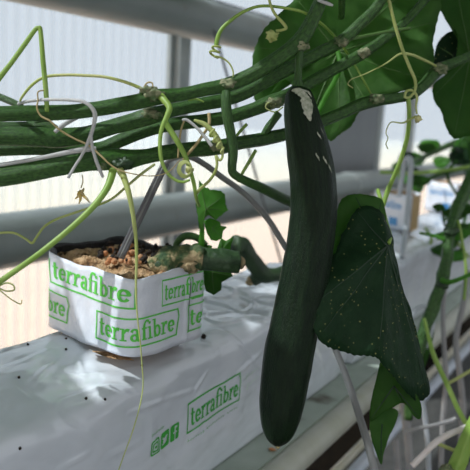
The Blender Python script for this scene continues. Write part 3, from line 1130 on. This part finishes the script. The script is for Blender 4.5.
# dry strands among the bundle
strand(v2, [(45, 90, .552, 1.4), (38, 92, .55, 1.5), (38, 100, .55, 1.6), (37, 108, .55, 1.8), (41, 116, .55, 2), (50, 121, .55, 2), (60, 130, .555, 2), (75, 139, .558, 2), (88, 145, .56, 2.2), (100, 155, .56, 2), (112, 166, .56, 1.8),
            (125, 172, .56, 1.3), (150, 176, .56, 1), (168, 172, .56, .9), (180, 160, .565, .9)], 'dry')
strand(v4, [(209, 113, .58, 3.5), (209, 124, .58, 3.2), (203, 135, .58, 3), (194, 147, .58, 3), (187, 155, .58, 3), (183, 160, .58, 2.5)], 'dry')
strand(v4, [(184, 121, .58, 2), (181, 130, .58, 2), (179, 145, .58, 2), (178, 158, .58, 1.8)], 'dry')
strand(v4, [(194, 120, .575, 2.5), (204, 124, .575, 5), (212, 131, .575, 5.5), (218, 140, .575, 6), (221, 148, .576, 5)], 'tendril', per=10)
build('tendril', coil([(211, 131, .572), (223, 152, .572)], .0028, .0018, 3.5, .0011), M['tendril'], v4)
strand(v4, [(223, 150, .573, 2.6), (222, 158, .573, 2.6), (219, 160, .573, 2.8), (216, 156, .573, 2.8), (217, 164, .573, 2.8), (215, 172, .575, 3), (209, 181, .58, 3), (200, 189, .585, 3.2), (196, 194, .59, 3)], 'tendril')
lp = []
for k in range(34):
    a = k * .55
    lp.append((184.5 + (7.5 - k * .07) * math.cos(a) + k * .05, 169 + (9 - k * .10) * math.sin(a), .566 - k * .0003, 1.7))
strand(v4, lp, 'tendril', per=3)
build('tendril_knot', blob(P(189, 170, .568), .0032, 44, amp=.9, n=8), M['yellow'], v4)
strand(v3, [(247, 124, .65, 3.5), (238, 134, .65, 3), (232, 146, .65, 3)], 'petiole', 'petiole')
strand(v3, [(256, 150, .66, 3.5), (249, 162, .66, 3.5), (243, 172, .66, 3.2), (238, 182, .66, 3)], 'petiole', 'petiole')
strand(v2, [(188, 100, .60, 3), (196, 99, .60, 2), (204, 102, .60, 1.5)], 'petiole', 'petiole')

# tendrils at the top and right
strand(v1, [(376, 102, .705, 2), (370, 92, .70, 2), (360, 74, .69, 2.2), (348, 54, .68, 2.4), (336, 38, .665, 2.6), (322, 24, .63, 2.8), (305, 13, .60, 3), (285, 8, .59, 3), (262, 6, .59, 3), (245, 11, .59, 3.2), (230, 21, .59, 3.6), (221, 30, .59, 4),
            (217, 40, .59, 4.4), (216, 47, .59, 4)], 'petiole', 'tendril')
build('tendril', coil([(217, 46, .588), (213, 57, .588)], .0030, .0042, 2.2, .0010), M['tendril'], v1)
strand(v1, [(214, 56, .588, 2), (222, 58, .588, 2), (229, 63, .588, 1.8), (233, 71, .588, 1.6), (233, 77, .588, 1.3)], 'tendril')
strand(v1, [(268, -10, .585, 2.6), (270, 3, .585, 2.8), (275, 14, .585, 3), (283, 23, .585, 3.2), (286, 28, .585, 3.2), (282, 30, .585, 3), (276, 31, .585, 3)], 'tendril')
fb = build('flower_bud', blob(P(272, 36, .585), .0042, 51, amp=.7, freq=2, n=10), M['tendril'], v1)
fb['label'] = 'pale green withered flower bud'
for ex, ey in ((266, 32), (268, 40), (277, 40), (279, 33)):
    build('bud_lobe', pxtube([(272, 36, .584, 5), ((272 + ex) / 2, (36 + ey) / 2, .583, 4), (ex, ey, .584, 1.5)], 4, 6), M['tendril'], fb)
strand(v4, [(386, -12, .64, 3.4), (390, 5, .64, 3.4), (395, 25, .64, 3.4), (402, 48, .64, 3.4), (410, 68, .64, 3.2), (415, 80, .64, 3.2), (415, 90, .64, 3), (410, 97, .64, 2.8), (405, 97, .64, 2.6), (407, 91, .64, 2.6), (413, 91, .64, 2.6),
            (417, 97, .64, 2.6), (416, 106, .64, 2), (417, 114, .64, 1.8)], 'tendril')
strand(v4, [(416, 116, .64, 2.2), (409, 120, .64, 2.2), (402, 123, .64, 1.6), (392, 122, .64, 1.2), (388, 126, .64, 1.1), (386, 133, .64, 1), (388, 138, .64, 1), (386, 144, .64, 1), (388, 149, .64, 1)], 'tendril')
db = build('dried_flower', blob(P(418, 119, .638), .0028, 61, amp=1.2, freq=2.6, n=8), M['yellow'], v4)
db['label'] = 'small pale yellow withered flower'
strand(v4, [(408, 97, .692, 5), (409, 108, .692, 4.5), (409, 122, .70, 4.5), (407, 138, .71, 4.5), (402, 156, .72, 4.5), (395, 174, .73, 4.5), (388, 190, .74, 5), (383, 206, .74, 4.5)], 'petiole', 'petiole')
strand(v4, [(436, 66, .69, 2.6), (424, 60, .68, 2.8), (412, 55, .67, 2.8), (400, 54, .665, 2.2), (385, 64, .66, 1.4), (365, 74, .66, 1.2), (352, 79, .66, 1.1), (348, 84, .66, 1), (353, 88, .66, 1)], 'tendril', 'petiole')

# big backlit leaf above
leaf(v4, [(252, 66, .72), (255, 48, .72), (264, 30, .72), (279, 13, .72), (296, -2, .73), (330, -28, .75), (380, -38, .76), (425, -28, .76), (441, -2, .75), (438, 20, .75), (433, 40, .74), (434, 62, .74),
          (428, 80, .73), (407, 90, .72), (385, 96, .72), (367, 104, .72), (358, 114, .72), (352, 125, .72), (340, 134, .72), (331, 141, .72), (322, 134, .72), (308, 124, .72), (299, 112, .72),
          (296, 98, .72), (292, 84, .72), (283, 80, .72), (276, 86, .72), (268, 97, .72), (260, 104, .72), (254, 98, .72), (257, 84, .72)],
     (338, 52, .74), M['leafbig'], M['veinbig'], veins=(1, 4, 7, 9, 12, 15, 18, 21, 27), label='large backlit leaf behind the stems', vr=.0011, wrinkle=.004, seed=2)
strand(v4, [(338, 52, .737, 5), (340, 66, .725, 5), (335, 80, .71, 5), (326, 96, .70, 5), (318, 112, .69, 5)], 'leafyoung', 'petiole')
strand(v4, [(342, -30, .70, 7), (342, 0, .72, 7), (341, 18, .735, 7)], 'stem', 'petiole')
leaf(v4, [(436, -6, .80), (455, -22, .80), (490, -20, .80), (510, 20, .80), (505, 90, .80), (490, 130, .80), (468, 136, .80), (454, 138, .80), (446, 127, .80), (441, 112, .80), (433, 97, .80), (434, 84, .80),
          (446, 74, .80), (455, 60, .79), (458, 44, .79), (456, 30, .80), (447, 22, .80)], (470, 58, .81), M['leafmid'], M['veinbig'], veins=(1, 3, 5, 7, 10), label='leaf at the top right corner', seed=5)
leaf(v4, [(434, 66, .82), (437, 45, .82), (447, 33, .82), (458, 32, .82), (462, 45, .82), (456, 62, .82), (446, 74, .82)], (452, 55, .815), M['leafdark'], M['veinbig'], veins=(1, 5), seed=8)

# the big dark leaf hanging beside the cucumber: its own shoot
v5 = vine(P(388, 246, .64), 'large dark speckled drooping leaf hanging right of the cucumber with folded lobes')
strand(v5, [(378, 190, .72, 4), (382, 205, .70, 4), (386, 222, .67, 4.5), (390, 236, .645, 4.5), (389, 243, .632, 4)], 'petiole', 'petiole')
leaf(v5, [(394, 252, .64), (401, 278, .645), (409, 308, .65), (418, 338, .655), (426, 368, .66), (431, 389, .66), (428, 397, .655), (419, 401, .645), (411, 397, .635), (403, 388, .625), (394, 376, .615), (385, 366, .607),
          (378, 358, .605), (368, 356, .605), (355, 355, .605), (341, 351, .605), (327, 347, .598), (318, 339, .590), (313, 324, .586), (312, 306, .588), (320, 286, .600), (329, 265, .615), (338, 246, .630), (348, 224, .64),
          (356, 210, .645), (366, 206, .65), (378, 210, .652), (385, 222, .65), (391, 237, .645)],
     (387, 246, .628), M['leafdark'], M['vein'], veins=(6, 12, 17, 19, 24), label='dark green speckled leaf blade, shiny upper side in shade', vr=.0008, wrinkle=.003, seed=11)
leaf(v5, [(334, 262, .66), (335, 235, .66), (337, 212, .66), (342, 199, .66), (354, 194, .655), (368, 195, .655), (381, 199, .655), (385, 210, .655), (387, 226, .653), (390, 240, .65), (384, 250, .655), (360, 262, .66)],
     (376, 236, .654), M['leafbig'], M['vein'], veins=(1, 4, 6), label='brighter green folded back lobe', seed=13)  # same leaf in a brighter green, painting the light coming through it
leaf(v5, [(383, 356, .65), (376, 380, .652), (371, 402, .655), (370, 420, .655), (376, 419, .652), (384, 412, .65), (394, 407, .648), (402, 403, .645), (409, 408, .64), (414, 416, .638), (420, 419, .637), (422, 409, .638), (418, 397, .64), (406, 380, .645), (394, 364, .648)],
     (394, 386, .647), M['leafmid'], M['vein'], veins=(3, 7, 10), label='brighter green lower lobe', seed=15)
leaf(v5, [(370, 420, .668), (371, 436, .67), (376, 452, .672), (381, 464, .675), (384, 452, .675), (389, 438, .672), (395, 425, .67), (398, 412, .668), (390, 408, .667), (380, 413, .667)],
     (382, 424, .667), M['leafbig'], M['vein'], veins=(3,), label='grey green curled underside tip', seed=17)

# ------------------------------------------------------------------ unseen canopy added overhead to shade the row and dapple the sun
sunny = [P(208, 205, .68), P(216, 230, .69), P(200, 225, .69), P(72, 285, .655), P(66, 300, .66), P(82, 275, .65), P(88, 285, .645), P(78, 258, .67), P(95, 261, .66), P(172, 185, 1.33), P(150, 187, 1.31), P(148, 2, 1.27),
         P(42, 57, .55), P(46, 80, .55), P(86, 148, .56), P(60, 238, .545), P(100, 200, .555), P(295, 3, .75), P(400, 20, .75), P(350, 60, .74),
         PZ(280, 295, -.23), PZ(245, 270, -.23), PZ(300, 240, -.23)]
cano = []
for v_, y_, z_ in ((v1, .18, .50), (v2, .42, .54), (v3, .66, .50), (v4, .90, .55)):
    e0 = {0.18: P(336, -40, .60), .42: P(400, -30, .64), .66: P(430, -6, .68), .90: P(520, 40, .74)}[y_]
    ps = [e0, e0 + Vector((.03, .02, .16)), Vector((e0.x + .02, y_ * .5 + e0.y * .5, H + .42)), Vector((e0.x - .15, y_, H + z_)), Vector((.35, y_, H + z_ + .02)), Vector((.05, y_, H + z_)), Vector((-.25, y_, H + z_ + .02))]
    build('added_canopy_stem', wtube(ps, .0055, 8, 10, ridge=.07), M['stem'], v_)
    cano.append((v_, y_, z_))
rc = random.Random(3)
for gx in range(13):
    for gy in range(9):
        c = Vector((-.22 + .125 * gx + rc.uniform(-.03, .03), .06 + .125 * gy + rc.uniform(-.03, .03), H + .36 + rc.uniform(-.05, .07)))
        r = rc.uniform(.075, .10)
        a0 = rc.uniform(0, 6.28)
        tx, ty = rc.uniform(-.35, .35), rc.uniform(-.35, .35)
        for q in sunny:                      # leave the gaps the sun comes through
            t = (c.z - q.z) / sd.z
            m_ = q + sd * t
            gap = math.hypot(m_.x - c.x, m_.y - c.y)
            r = min(r, gap - .004)
        r = min(r, (WY - .03 - c.y) / 1.05)
        if r < .03:
            continue
        ol = []
        for j in range(10):
            a = a0 + j * .628
            rr = r * (1.0 if j % 2 == 0 else .84)
            dx, dy = rr * math.cos(a), rr * math.sin(a)
            ol.append((c.x + dx, c.y + dy, c.z + tx * dx + ty * dy))
        v_, y_, z_ = min(cano, key=lambda q: abs(q[1] - c.y))
        leaf(v_, ol, tuple(c), M['leafbig'], M['veinbig'], veins=(), rings=4, sub=3, wrinkle=.006, seed=gx * 9 + gy, world=True)
        build('petiole', wtube([c, c + Vector((.01, (y_ - c.y) * .4, .07)), Vector((c.x + .02, y_, H + z_))], .0022, 4, 6), M['petiole'], v_)

# ------------------------------------------------------------------ the cucumber
cuc_pts = [(297, 86, .600, 8), (297.5, 91, .600, 22), (299, 99, .600, 29), (301, 112, .600, 34), (304.5, 132, .600, 39), (309, 155, .601, 44), (312.5, 180, .602, 46), (313.5, 205, .603, 46.5), (311.5, 230, .604, 47),
           (308, 255, .604, 47.5), (303.5, 280, .604, 48), (298.5, 305, .604, 48.5), (293.5, 330, .603, 49), (289, 352, .602, 49.5), (285.5, 375, .601, 48.5), (282, 400, .600, 45.5), (279.8, 420, .599, 39.5), (278.6, 433, .598, 31), (278, 441, .598, 20), (277.8, 445.5, .598, 8)]
cs = spline(cuc_pts, 6)
CP = [P(a, b, d) for a, b, d, w in cs]
CR = [max(.001, w * d / F / 2) for a, b, d, w in cs]
cuc = build('cucumber', tube(CP, CR, 40, ridge=0.022, nr=9, jit=0.02), M['cuke'])
tag(cuc, 'long dark green cucumber hanging from the stems in front of the slab', 'cucumber')
build('peduncle', pxtube([(300, 47, .598, 8), (299, 55, .599, 7.5), (298.5, 68, .60, 7), (298, 80, .60, 8), (297.5, 87, .60, 12), (297.5, 90, .60, 16)], 6, 14, ridge=.08, jit=.05), M['stem'], cuc)
CF = frames(CP)


def cuc_at(i, a, off=0.0):
    i = max(0, min(len(CP) - 1, i))
    t, n, b = CF[i]
    r = CR[i] * (1 + .022 * math.cos(9 * a + i * 0.03)) + off
    return CP[i] + r * (math.cos(a) * n + math.sin(a) * b)


def scar(path, label=None):
    """path: (ring index, angle, half width in radians)"""
    s = spline(path, 5)
    vs, fs = [], []
    for k, (i, a, w) in enumerate(s):
        f = int(i)
        for j in range(6):
            an = a + w * (j / 5 * 2 - 1) * (1 + .5 * noise.noise(Vector((k * .9, j * .2, a * 9))))
            p = cuc_at(f, an, .0005).lerp(cuc_at(f + 1, an, .0005), i - f)
            vs.append(p)
    for k in range(len(s) - 1):
        for j in range(5):
            q = k * 6 + j
            fs.append((q, q + 1, q + 7, q + 6))
    o = build('scar', (vs, fs), M['scar'], cuc)
    o['label'] = label or 'pale corky scar'


# find which way the angle turns on the image, so the scars sit right of the middle
def cuc_px(i, a):
    p = cuc_at(i, a) - EYE
    return 235 + F * p.dot(rt) / p.dot(fw)


sg_ = 1 if cuc_px(40, .5) > cuc_px(40, -.5) else -1
scar([(5, sg_ * -.1, .35), (8, sg_ * .05, .42), (11, sg_ * .28, .30), (14, sg_ * .42, .34), (17, sg_ * .42, .36), (20, sg_ * .40, .2), (22, sg_ * .38, .05)], 'large pale corky scar near the top')
scar([(7, sg_ * .25, .1), (10, sg_ * .75, .14), (13, sg_ * .9, .05)])
for (i, a) in ((25, .62), (24, .95), (30, .3), (31, .62), (33, .82)):
    scar([(i, sg_ * a, .01), (i + .5, sg_ * a, .03), (i + 1.2, sg_ * (a + .06), .04), (i + 2.0, sg_ * (a + .10), .01)])
build('blossom_end', blob(CP[-1] + Vector((.0, 0, -.0005)), .0022, 5, n=8), M['dry'], cuc)
hit = PZ(272, 449, -0.398)
tag(build('leaf_scrap', blob((hit.x, hit.y, H - 0.398), .0040, 15, amp=.9, flat=.3, n=8), M['orange']), 'small reddish dry scrap lying in the gutter below the cucumber tip', 'scrap')

# ------------------------------------------------------------------ the plant base on the block
v6 = vine(PZ(175, 268, -0.15), 'old woody plant base lying across the block with a young leafy shoot')
zs = -0.140
base = [PZ(150, 268, -0.151), PZ(163, 263, -0.146), PZ(178, 259, -0.143), PZ(195, 258, -0.141), PZ(212, 260, -0.142), PZ(226, 261.5, -0.143), PZ(238, 262.5, -0.144)]
sA = spline([tuple(p) for p in base], 6)
rA = [0.0075 + 0.0035 * min(1, i / 10) for i in range(len(sA))]
build('old_stem', tube([Vector(p) for p in sA], rA, 18, ridge=.07, jit=.1), M['stump'], v6)
c1 = spline([tuple(p) for p in base[:5]], 6)[:22]
build('bark_sleeve', tube([Vector(p) + Vector((0, 0, .0008)) for p in c1], [0.0088 + 0.0036 * min(1, i / 10) for i in range(22)], 18, jit=.5), M['stumpcork'], v6)['label'] = 'corky tan and green flaking bark'
build('cork_lump', blob(PZ(190, 264, -0.1465), .0085, 23, amp=.7, freq=2.4, n=12), M['cork'], v6)
build('cut_end', blob(base[-1] + Vector((0, 0, 0)), .0068, 27, amp=.4, n=10), M['cork'], v6)['label'] = 'dry tan cut end'
build('side_shoot', pxtube([(176, 251, .70, 6), (177, 243, .70, 7), (183, 237, .70, 7.5), (191, 236, .70, 7.5), (199, 239, .70, 7), (206, 246, .70, 7)], 6, 12), M['stem'], v6)
build('petiole', pxtube([(198, 256, .70, 8), (201, 246, .695, 6.5), (202, 232, .69, 5), (202, 222, .685, 4), (206, 212, .68, 3)], 6, 10), M['leafyoung'], v6)
leaf(v6, [(199, 180, .675), (205, 187, .675), (211, 190, .675), (221, 191, .675), (225, 195, .675), (226, 204, .68), (228, 210, .68), (219, 217, .68), (216, 220, .68), (209, 215, .68), (204, 218, .68), (202, 233, .685), (199, 228, .685), (198, 217, .68),
          (196, 207, .68), (195, 199, .678), (199, 193, .676)], (206, 209, .672), M['leafyoung'], M['veinbig'], veins=(0, 4, 6, 11), sub=4, vr=.0005, wrinkle=.0015, label='bright young leaf on the shoot', seed=21, sharp=True, serr=.035)
leaf(v6, [(204, 221, .69), (210, 218, .69), (215, 220, .69), (220, 222, .69), (221, 226, .69), (227, 227, .69), (223, 231, .69), (222, 238, .69), (217, 241, .69), (211, 240, .69), (207, 233, .69)], (212, 228, .686), M['leafyoung'], M['veinbig'], veins=(3, 7), sub=4, vr=.0004, wrinkle=.0015, seed=22, sharp=True)
leaf(v6, [(214, 256, .71), (217, 250, .71), (221, 238, .71), (226, 241, .71), (234, 236, .71), (231, 245, .71), (229, 254, .71), (222, 258, .71)], (222, 250, .706), M['leafyoung'], M['veinbig'], veins=(2, 4), sub=4, vr=.0004, wrinkle=.0015, seed=23, sharp=True)
leaf(v6, [(191, 246, .70), (199, 243, .70), (205, 245, .70), (212, 246, .70), (209, 252, .70), (204, 256, .70), (195, 255, .70)], (201, 250, .692), M['leafyoung'], M['veinbig'], veins=(0, 3), sub=4, vr=.0004, wrinkle=.0015, seed=24)
leaf(v6, [(204, 266, .735), (218, 267, .735), (230, 270, .735), (233, 276, .735), (222, 282, .735), (221, 290, .735), (214, 295, .735), (206, 291, .735), (203, 280, .735)], (212, 272, .73), M['leafmid'], M['veinbig'], veins=(3, 6), sub=4, vr=.0004, wrinkle=.0015, label='dark leaf hanging under the cut stem', seed=25, sharp=True)

v7 = vine(PZ(258, 280, -0.224), 'short dark bent stem lying on the slab between block and cucumber')
d0 = (PZ(262, 284, -0.222) - EYE).dot(fw)
build('old_stem', pxtube([(236, 243, d0 - .03, 15), (241, 246, d0 - .03, 19), (247, 254, d0 - .025, 18), (255, 265, d0 - .02, 17), (263, 274, d0 - .015, 17), (272, 275, d0 - .01, 14), (283, 273, d0, 14), (300, 270, d0 + .02, 14), (315, 266, d0 + .04, 14)], 6, 16, ridge=.07, jit=.08), M['stump'], v7)
build('knob', blob(P(238, 246, d0 - .035), .0115, 33, amp=.5, n=10), M['stump'], v7)
build('cork_lump', blob(P(251, 281, d0 - .012), .0065, 35, amp=.5, n=10), M['cork'], v7)
build('root_end', pxtube([(263, 272, d0 - .015, 15), (258, 277, d0 - .013, 14), (252, 281, d0 - .012, 12)], 4, 12), M['stump'], v7)

# ------------------------------------------------------------------ white string
tw = build('twine', pxtube([(18, 104, .56, 3), (30, 101, .555, 3.2), (50, 99.5, .55, 3.2), (72, 100, .545, 3.6), (84, 102, .542, 3.6), (92, 108, .54, 4.2), (95, 116, .54, 4.6), (93, 128, .54, 3.8), (89, 140, .54, 3.8), (82, 155, .54, 2.8),
                            (75, 166, .54, 2.8), (68, 178, .54, 3)], 8, 8), M['twine'])
tag(tw, 'white plastic string looped over the upper left stems and hanging in front', 'string')
tag(build('twine', pxtube([(91, 132, .539, 3), (92, 145, .539, 3.2), (95, 157, .54, 3.4), (99, 168, .54, 3.6), (103, 177, .545, 3)], 8, 8), M['twine']), 'short white string tail hanging right beside the looped string', 'string')
tag(build('twine', pxtube([(-40, 172, .548, 4), (0, 165, .552, 4), (30, 160, .556, 4.2), (55, 155, .558, 4.6), (75, 151, .56, 5.5), (88, 149, .563, 6), (96, 148.5, .565, 4)], 8, 8), M['twine']), 'white string lying straight along the lowest stem at the left', 'string')
tag(build('twine', pxtube([(55, 132, .572, 4), (62, 126, .575, 4.4), (70, 121, .58, 4.4), (78, 117, .585, 4)], 6, 8), M['twine']), 'short white string end between the two upper left stems', 'string')
tag(build('twine', pxtube([(182, 120, .575, 2.5), (187, 120, .575, 3), (196, 127, .575, 3), (204, 136, .575, 3.2), (209, 142, .575, 3.6), (212, 146, .575, 3.4)], 6, 8), M['twine']), 'white string scrap slanting across the stems near the curly tendril', 'string')
tag(build('twine', pxtube([(318, 0, .592, 3), (323, 2, .59, 3.4), (329, 4, .59, 3.4), (333, 5.5, .59, 2)], 6, 8), M['twine']), 'frayed white string tied round the stem at the top', 'string')

# background wire against the wall
tag(build('support_wire', tube([PY(214, 30, .853).lerp(PY(292, 300, .80), t / 20) for t in range(21)] + [Vector((q.x, q.y, 0.004)) for q in (PY(292, 300, .80) + Vector((.05, -.01, 0)),)], .0032, 10), M['wire']), 'thin dark wire hanging diagonally in front of the wall', 'wire')

# ------------------------------------------------------------------ further along the row
def far_block(cs, zb, zt, label, seed):
    B = Block(cs, zb, zt, r=0.006)
    e = empty('grow_block', (B.mid.x, B.mid.y, H + zb))
    tag(e, label, 'grow block')
    w_ = build('wrapper', shell(B, 0, ns=120, nh=6), M['film'], e)
    md = fill_top(B, M['coir'], e, 0.006, seed)
    g, w = word('terrafibre')
    blk_print(g, 0.012, 0.046, 0.0082, 0.0105, B=B, par=w_, m=M['printblue'], hmax=.08)
    blk_print(rect(0, 0, 3, 1.6), 0.052, 0.010, 0.0075, 0.0105, B=B, par=w_, m=M['printblue'], name='printed_patch')
    L1 = (Vector(cs[1]) - Vector(cs[0])).length
    L2 = (Vector(cs[2]) - Vector(cs[1])).length
    vs, fs = [], []
    for i in range(9):
        s = L1 + 0.002 + (L2 - 0.004) * i / 8
        vs += [B.at(s, 0.002, .0012), B.at(s, 0.077, .0012)]
    for i in range(8):
        fs.append((2 * i, 2 * i + 1, 2 * i + 3, 2 * i + 2))
    t_ = build('bare_side', (vs, fs), M['tan'], w_)
    t_['label'] = 'tan unwrapped side'
    return e


far_block([(1.47, .522), (1.425, .424), (1.495, .424), (1.55, .51)], -0.2275, -0.150, 'blurred white block with blue print and a tan side standing on the second slab', 1)
far_block([(1.85, .515), (1.82, .425), (1.885, .425), (1.92, .505)], -0.2275, -0.150, 'farthest blurred block with blue print, behind the dark hanging stem at the right edge', 4)

tag(build('drip_tube', pxtube([(399, 196, 1.36, 5), (402, 178, 1.34, 5), (405, 163, 1.33, 5.5), (408, 158, 1.32, 5.5), (411, 162, 1.31, 5.5), (410, 180, 1.30, 5.5), (408, 205, 1.28, 5.5), (405, 235, 1.24, 5.5), (402, 258, 1.22, 5.5)], 8, 10), M['tubepale']),
    'pale blurred drip tube bent over in front of the blue printed block', 'tube')

v8 = vine(P(446, 270, 1.0), 'dark green stem hanging down at the right edge in front of the far slab')
stem(v8, [(520, 90, 1.06, 11), (490, 140, 1.04, 11), (470, 180, 1.02, 11), (457, 208, 1.01, 11), (449, 238, 1.0, 11), (445, 268, 1.0, 12), (436, 298, 1.0, 12), (424, 330, 1.0, 12), (416, 356, 1.0, 12), (411, 385, 1.0, 10), (408, 420, 1.0, 8)], jit=.3)
node(v8, 451, 232, .992, .009, 71, m='stump')
node(v8, 443, 285, .992, .008, 72, m='stump')
strand(v8, [(445, 240, .995, 5), (435, 236, 1.0, 3.5), (420, 233, 1.02, 3)], 'leafyoung', 'petiole')
strand(v8, [(441, 280, .99, 5), (450, 282, .98, 5), (462, 278, .97, 4.5), (480, 270, .96, 4)], 'leafyoung', 'petiole')
strand(v8, [(458, 220, 1.0, 3), (462, 240, 1.0, 3), (466, 270, 1.0, 3), (464, 300, 1.0, 3)], 'petiole')
leaf(v8, [(424, 320, 1.01), (430, 312, 1.01), (434, 325, 1.01), (433, 340, 1.01), (428, 358, 1.01), (421, 374, 1.01), (417, 360, 1.01), (419, 338, 1.01)], (426, 335, 1.0), M['leafmid'], M['vein'], veins=(5,), seed=41)

v9 = vine(PZ(450, 190, -0.15), 'tangle of blurred stems and leaves beyond the far blocks at the right edge')
stem(v9, [(560, 120, 1.9, 7), (500, 128, 1.75, 6), (462, 140, 1.65, 6), (440, 149, 1.6, 5.5), (418, 160, 1.55, 5), (404, 166, 1.5, 4)], jit=.3)
stem(v9, [(560, 150, 1.8, 6), (500, 160, 1.7, 5), (455, 170, 1.62, 5), (430, 178, 1.58, 4), (418, 186, 1.55, 4)], jit=.3)
strand(v9, [(380, 172, 1.45, 3.5), (405, 173, 1.44, 3.5), (430, 172, 1.43, 3.5), (455, 169, 1.42, 3.5), (490, 164, 1.42, 3.5)], 'petiole', 'petiole')
random.seed(5)
for k in range(70):
    px, py = random.uniform(400, 510), random.uniform(146, 190)
    if k % 2:
        px, py = random.uniform(438, 510), random.uniform(150, 262)
    if 424 < px < 470 and 163 < py < 203:
        py -= 22 if py < 184 else -22
    d = random.uniform(1.45, 2.0) if py < 200 else random.uniform(1.25, 1.5)
    r = random.uniform(6, 14)
    a0 = random.uniform(0, 6.28)
    tilt = random.uniform(-.6, .6)
    ol = []
    for j in range(9):
        a = a0 + j * 2 * math.pi / 9
        rr = r * random.uniform(.75, 1.1)
        ol.append((px + rr * math.cos(a) * (1 - .3 * abs(tilt)), py + rr * .6 * math.sin(a), d + tilt * .05 * math.cos(a)))
    leaf(v9, ol, (px, py, d), random.choice((M['leafmid'], M['leafbig'], M['leafdark'], M['leafyoung'])), M['vein'], veins=(), rings=5, sub=3, wrinkle=.006, seed=k)
for k in range(9):
    x0, y0 = random.uniform(425, 480), random.uniform(140, 230)
    strand(v9, [(x0, y0, 1.45, 3), (x0 + random.uniform(-12, 12), y0 + 15, 1.45, 3), (x0 + random.uniform(-25, 25), y0 + 40, 1.43, 3)], random.choice(('petiole', 'leafyoung', 'leafmid')), 'petiole')

# ------------------------------------------------------------------ below the gutter at the right
def low_tube(pts, label, m='tubelow', cat='tube', name='drip_tube', down=True):
    sp_ = spline(pts, 8)
    ps = [P(a, b, d) for a, b, d, w in sp_]
    rs = [w * d / F / 2 for a, b, d, w in sp_]
    if down:                                # the tube goes on down to the floor
        e_ = ps[-1]
        for k in range(1, 9):
            ps.append(Vector((e_.x, e_.y + .01 * math.sin(k), e_.z + (0.006 - e_.z) * k / 8)))
            rs.append(rs[-1])
    return tag(build(name, tube(ps, rs, 10), M[m]), label, cat)


low_tube([(446, 272, 1.02, 5), (443, 310, 1.03, 5), (444, 345, 1.04, 5), (446, 380, 1.05, 5.5), (443, 420, 1.06, 5.5), (441, 470, 1.07, 5.5), (440, 520, 1.08, 5.5)], 'grey hanging tube left of the thin green stalk at the bottom right')
low_tube([(468, 270, 1.10, 6), (463, 305, 1.11, 6), (456, 340, 1.12, 6), (460, 375, 1.13, 6), (463, 410, 1.14, 6), (461, 440, 1.15, 6), (458, 520, 1.16, 6)], 'grey hanging tube nearest the right edge below the gutter')
low_tube([(404, 350, 1.0, 6), (408, 325, 1.0, 5), (417, 309, 1.0, 5), (427, 307, 1.0, 5), (432, 316, 1.0, 5), (431, 332, 1.0, 5), (424, 352, 1.01, 5), (419, 380, 1.02, 5), (424, 410, 1.03, 5), (428, 450, 1.04, 5), (430, 510, 1.05, 5)], 'pale looped tube arching beside the dark drooping leaf', 'tubepale')
low_tube([(402, 395, 1.1, 7), (406, 420, 1.1, 9), (409, 450, 1.1, 8), (412, 500, 1.1, 8)], 'pale grey tube end hanging below the drooping leaf', 'tubelow')
low_tube([(396, 440, 1.2, 6), (398, 470, 1.2, 6), (400, 520, 1.2, 6)], 'short grey tube below the curled leaf tip')
low_tube([(404, 433, .97, 3), (415, 429, .97, 4), (435, 425, .98, 4), (450, 421, 1.0, 4), (456, 418, 1.0, 3)], 'pale twisted strip lying across the hanging tubes', 'tubelow', 'strip', 'plastic_strip', down=False)
low_tube([(412, 466, .80, 6.5), (424, 454, .80, 6.5), (436, 442, .80, 7), (452, 433, .80, 6.5), (470, 426, .80, 6.5), (500, 414, .80, 6.5)], 'pale pinkish bent stick across the bottom right corner', 'stick', 'stick', 'garden_stake', down=False)
v10 = vine(P(447, 384, .9), 'thin green stalk with a side branch at the bottom right')
strand(v10, [(424, 318, .93, 3), (429, 338, .92, 4), (434, 356, .91, 5), (447, 384, .9, 5), (457, 407, .89, 5), (470, 432, .88, 5), (490, 480, .86, 5)], 'petiole', 'stalk')
build('stalk', wtube([P(490, 480, .86), P(496, 520, .86), Vector((P(496, 520, .86).x, P(496, 520, .86).y, .004))], .0024, 6, 8), M['petiole'], v10)
strand(v10, [(447, 384, .9, 3.5), (458, 378, .9, 3.5), (472, 370, .9, 3.5), (490, 362, .9, 3.5)], 'tendril', 'side_branch')
strand(v10, [(436, 443, .80, 3), (446, 447, .80, 4), (458, 452, .80, 3.5)], 'tendril', 'tendril')
v11 = vine(P(460, 470, .78), 'bright green thick young stem cut at the bottom right corner')
stem(v11, [(478, 415, .78, 12), (470, 432, .78, 13), (464, 447, .78, 14), (459, 460, .78, 16), (452, 478, .78, 16), (444, 510, .78, 15)], m='petiole', jit=.1)
node(v11, 447, 470, .775, .008, 82)

# ------------------------------------------------------------------ light
sun = bpy.data.lights.new('sun', 'SUN')
sun.energy = 14.0
sun.color = (1.0, 0.965, 0.90)
sun.angle = math.radians(0.6)
so = bpy.data.objects.new('sun', sun)
COL.objects.link(so)
so.rotation_euler = sd.to_track_quat('Z', 'Y').to_euler()
so.location = (0, 0, 6)

w = bpy.data.worlds.new('world')
SC.world = w
w.use_nodes = True
bg = w.node_tree.nodes['Background']
bg.inputs[0].default_value = (0.90, 0.93, 0.98, 1)
bg.inputs[1].default_value = 1.2

SC.view_settings.view_transform = 'Standard'
SC.view_settings.look = 'None'
SC.view_settings.exposure = 0.0
SC.view_settings.gamma = 1.0
SC.view_settings.use_curve_mapping = False
SC.cycles.use_denoising = True
SC.cycles.max_bounces = 12
SC.cycles.transparent_max_bounces = 16
SC.cycles.caustics_reflective = False
SC.cycles.caustics_refractive = False
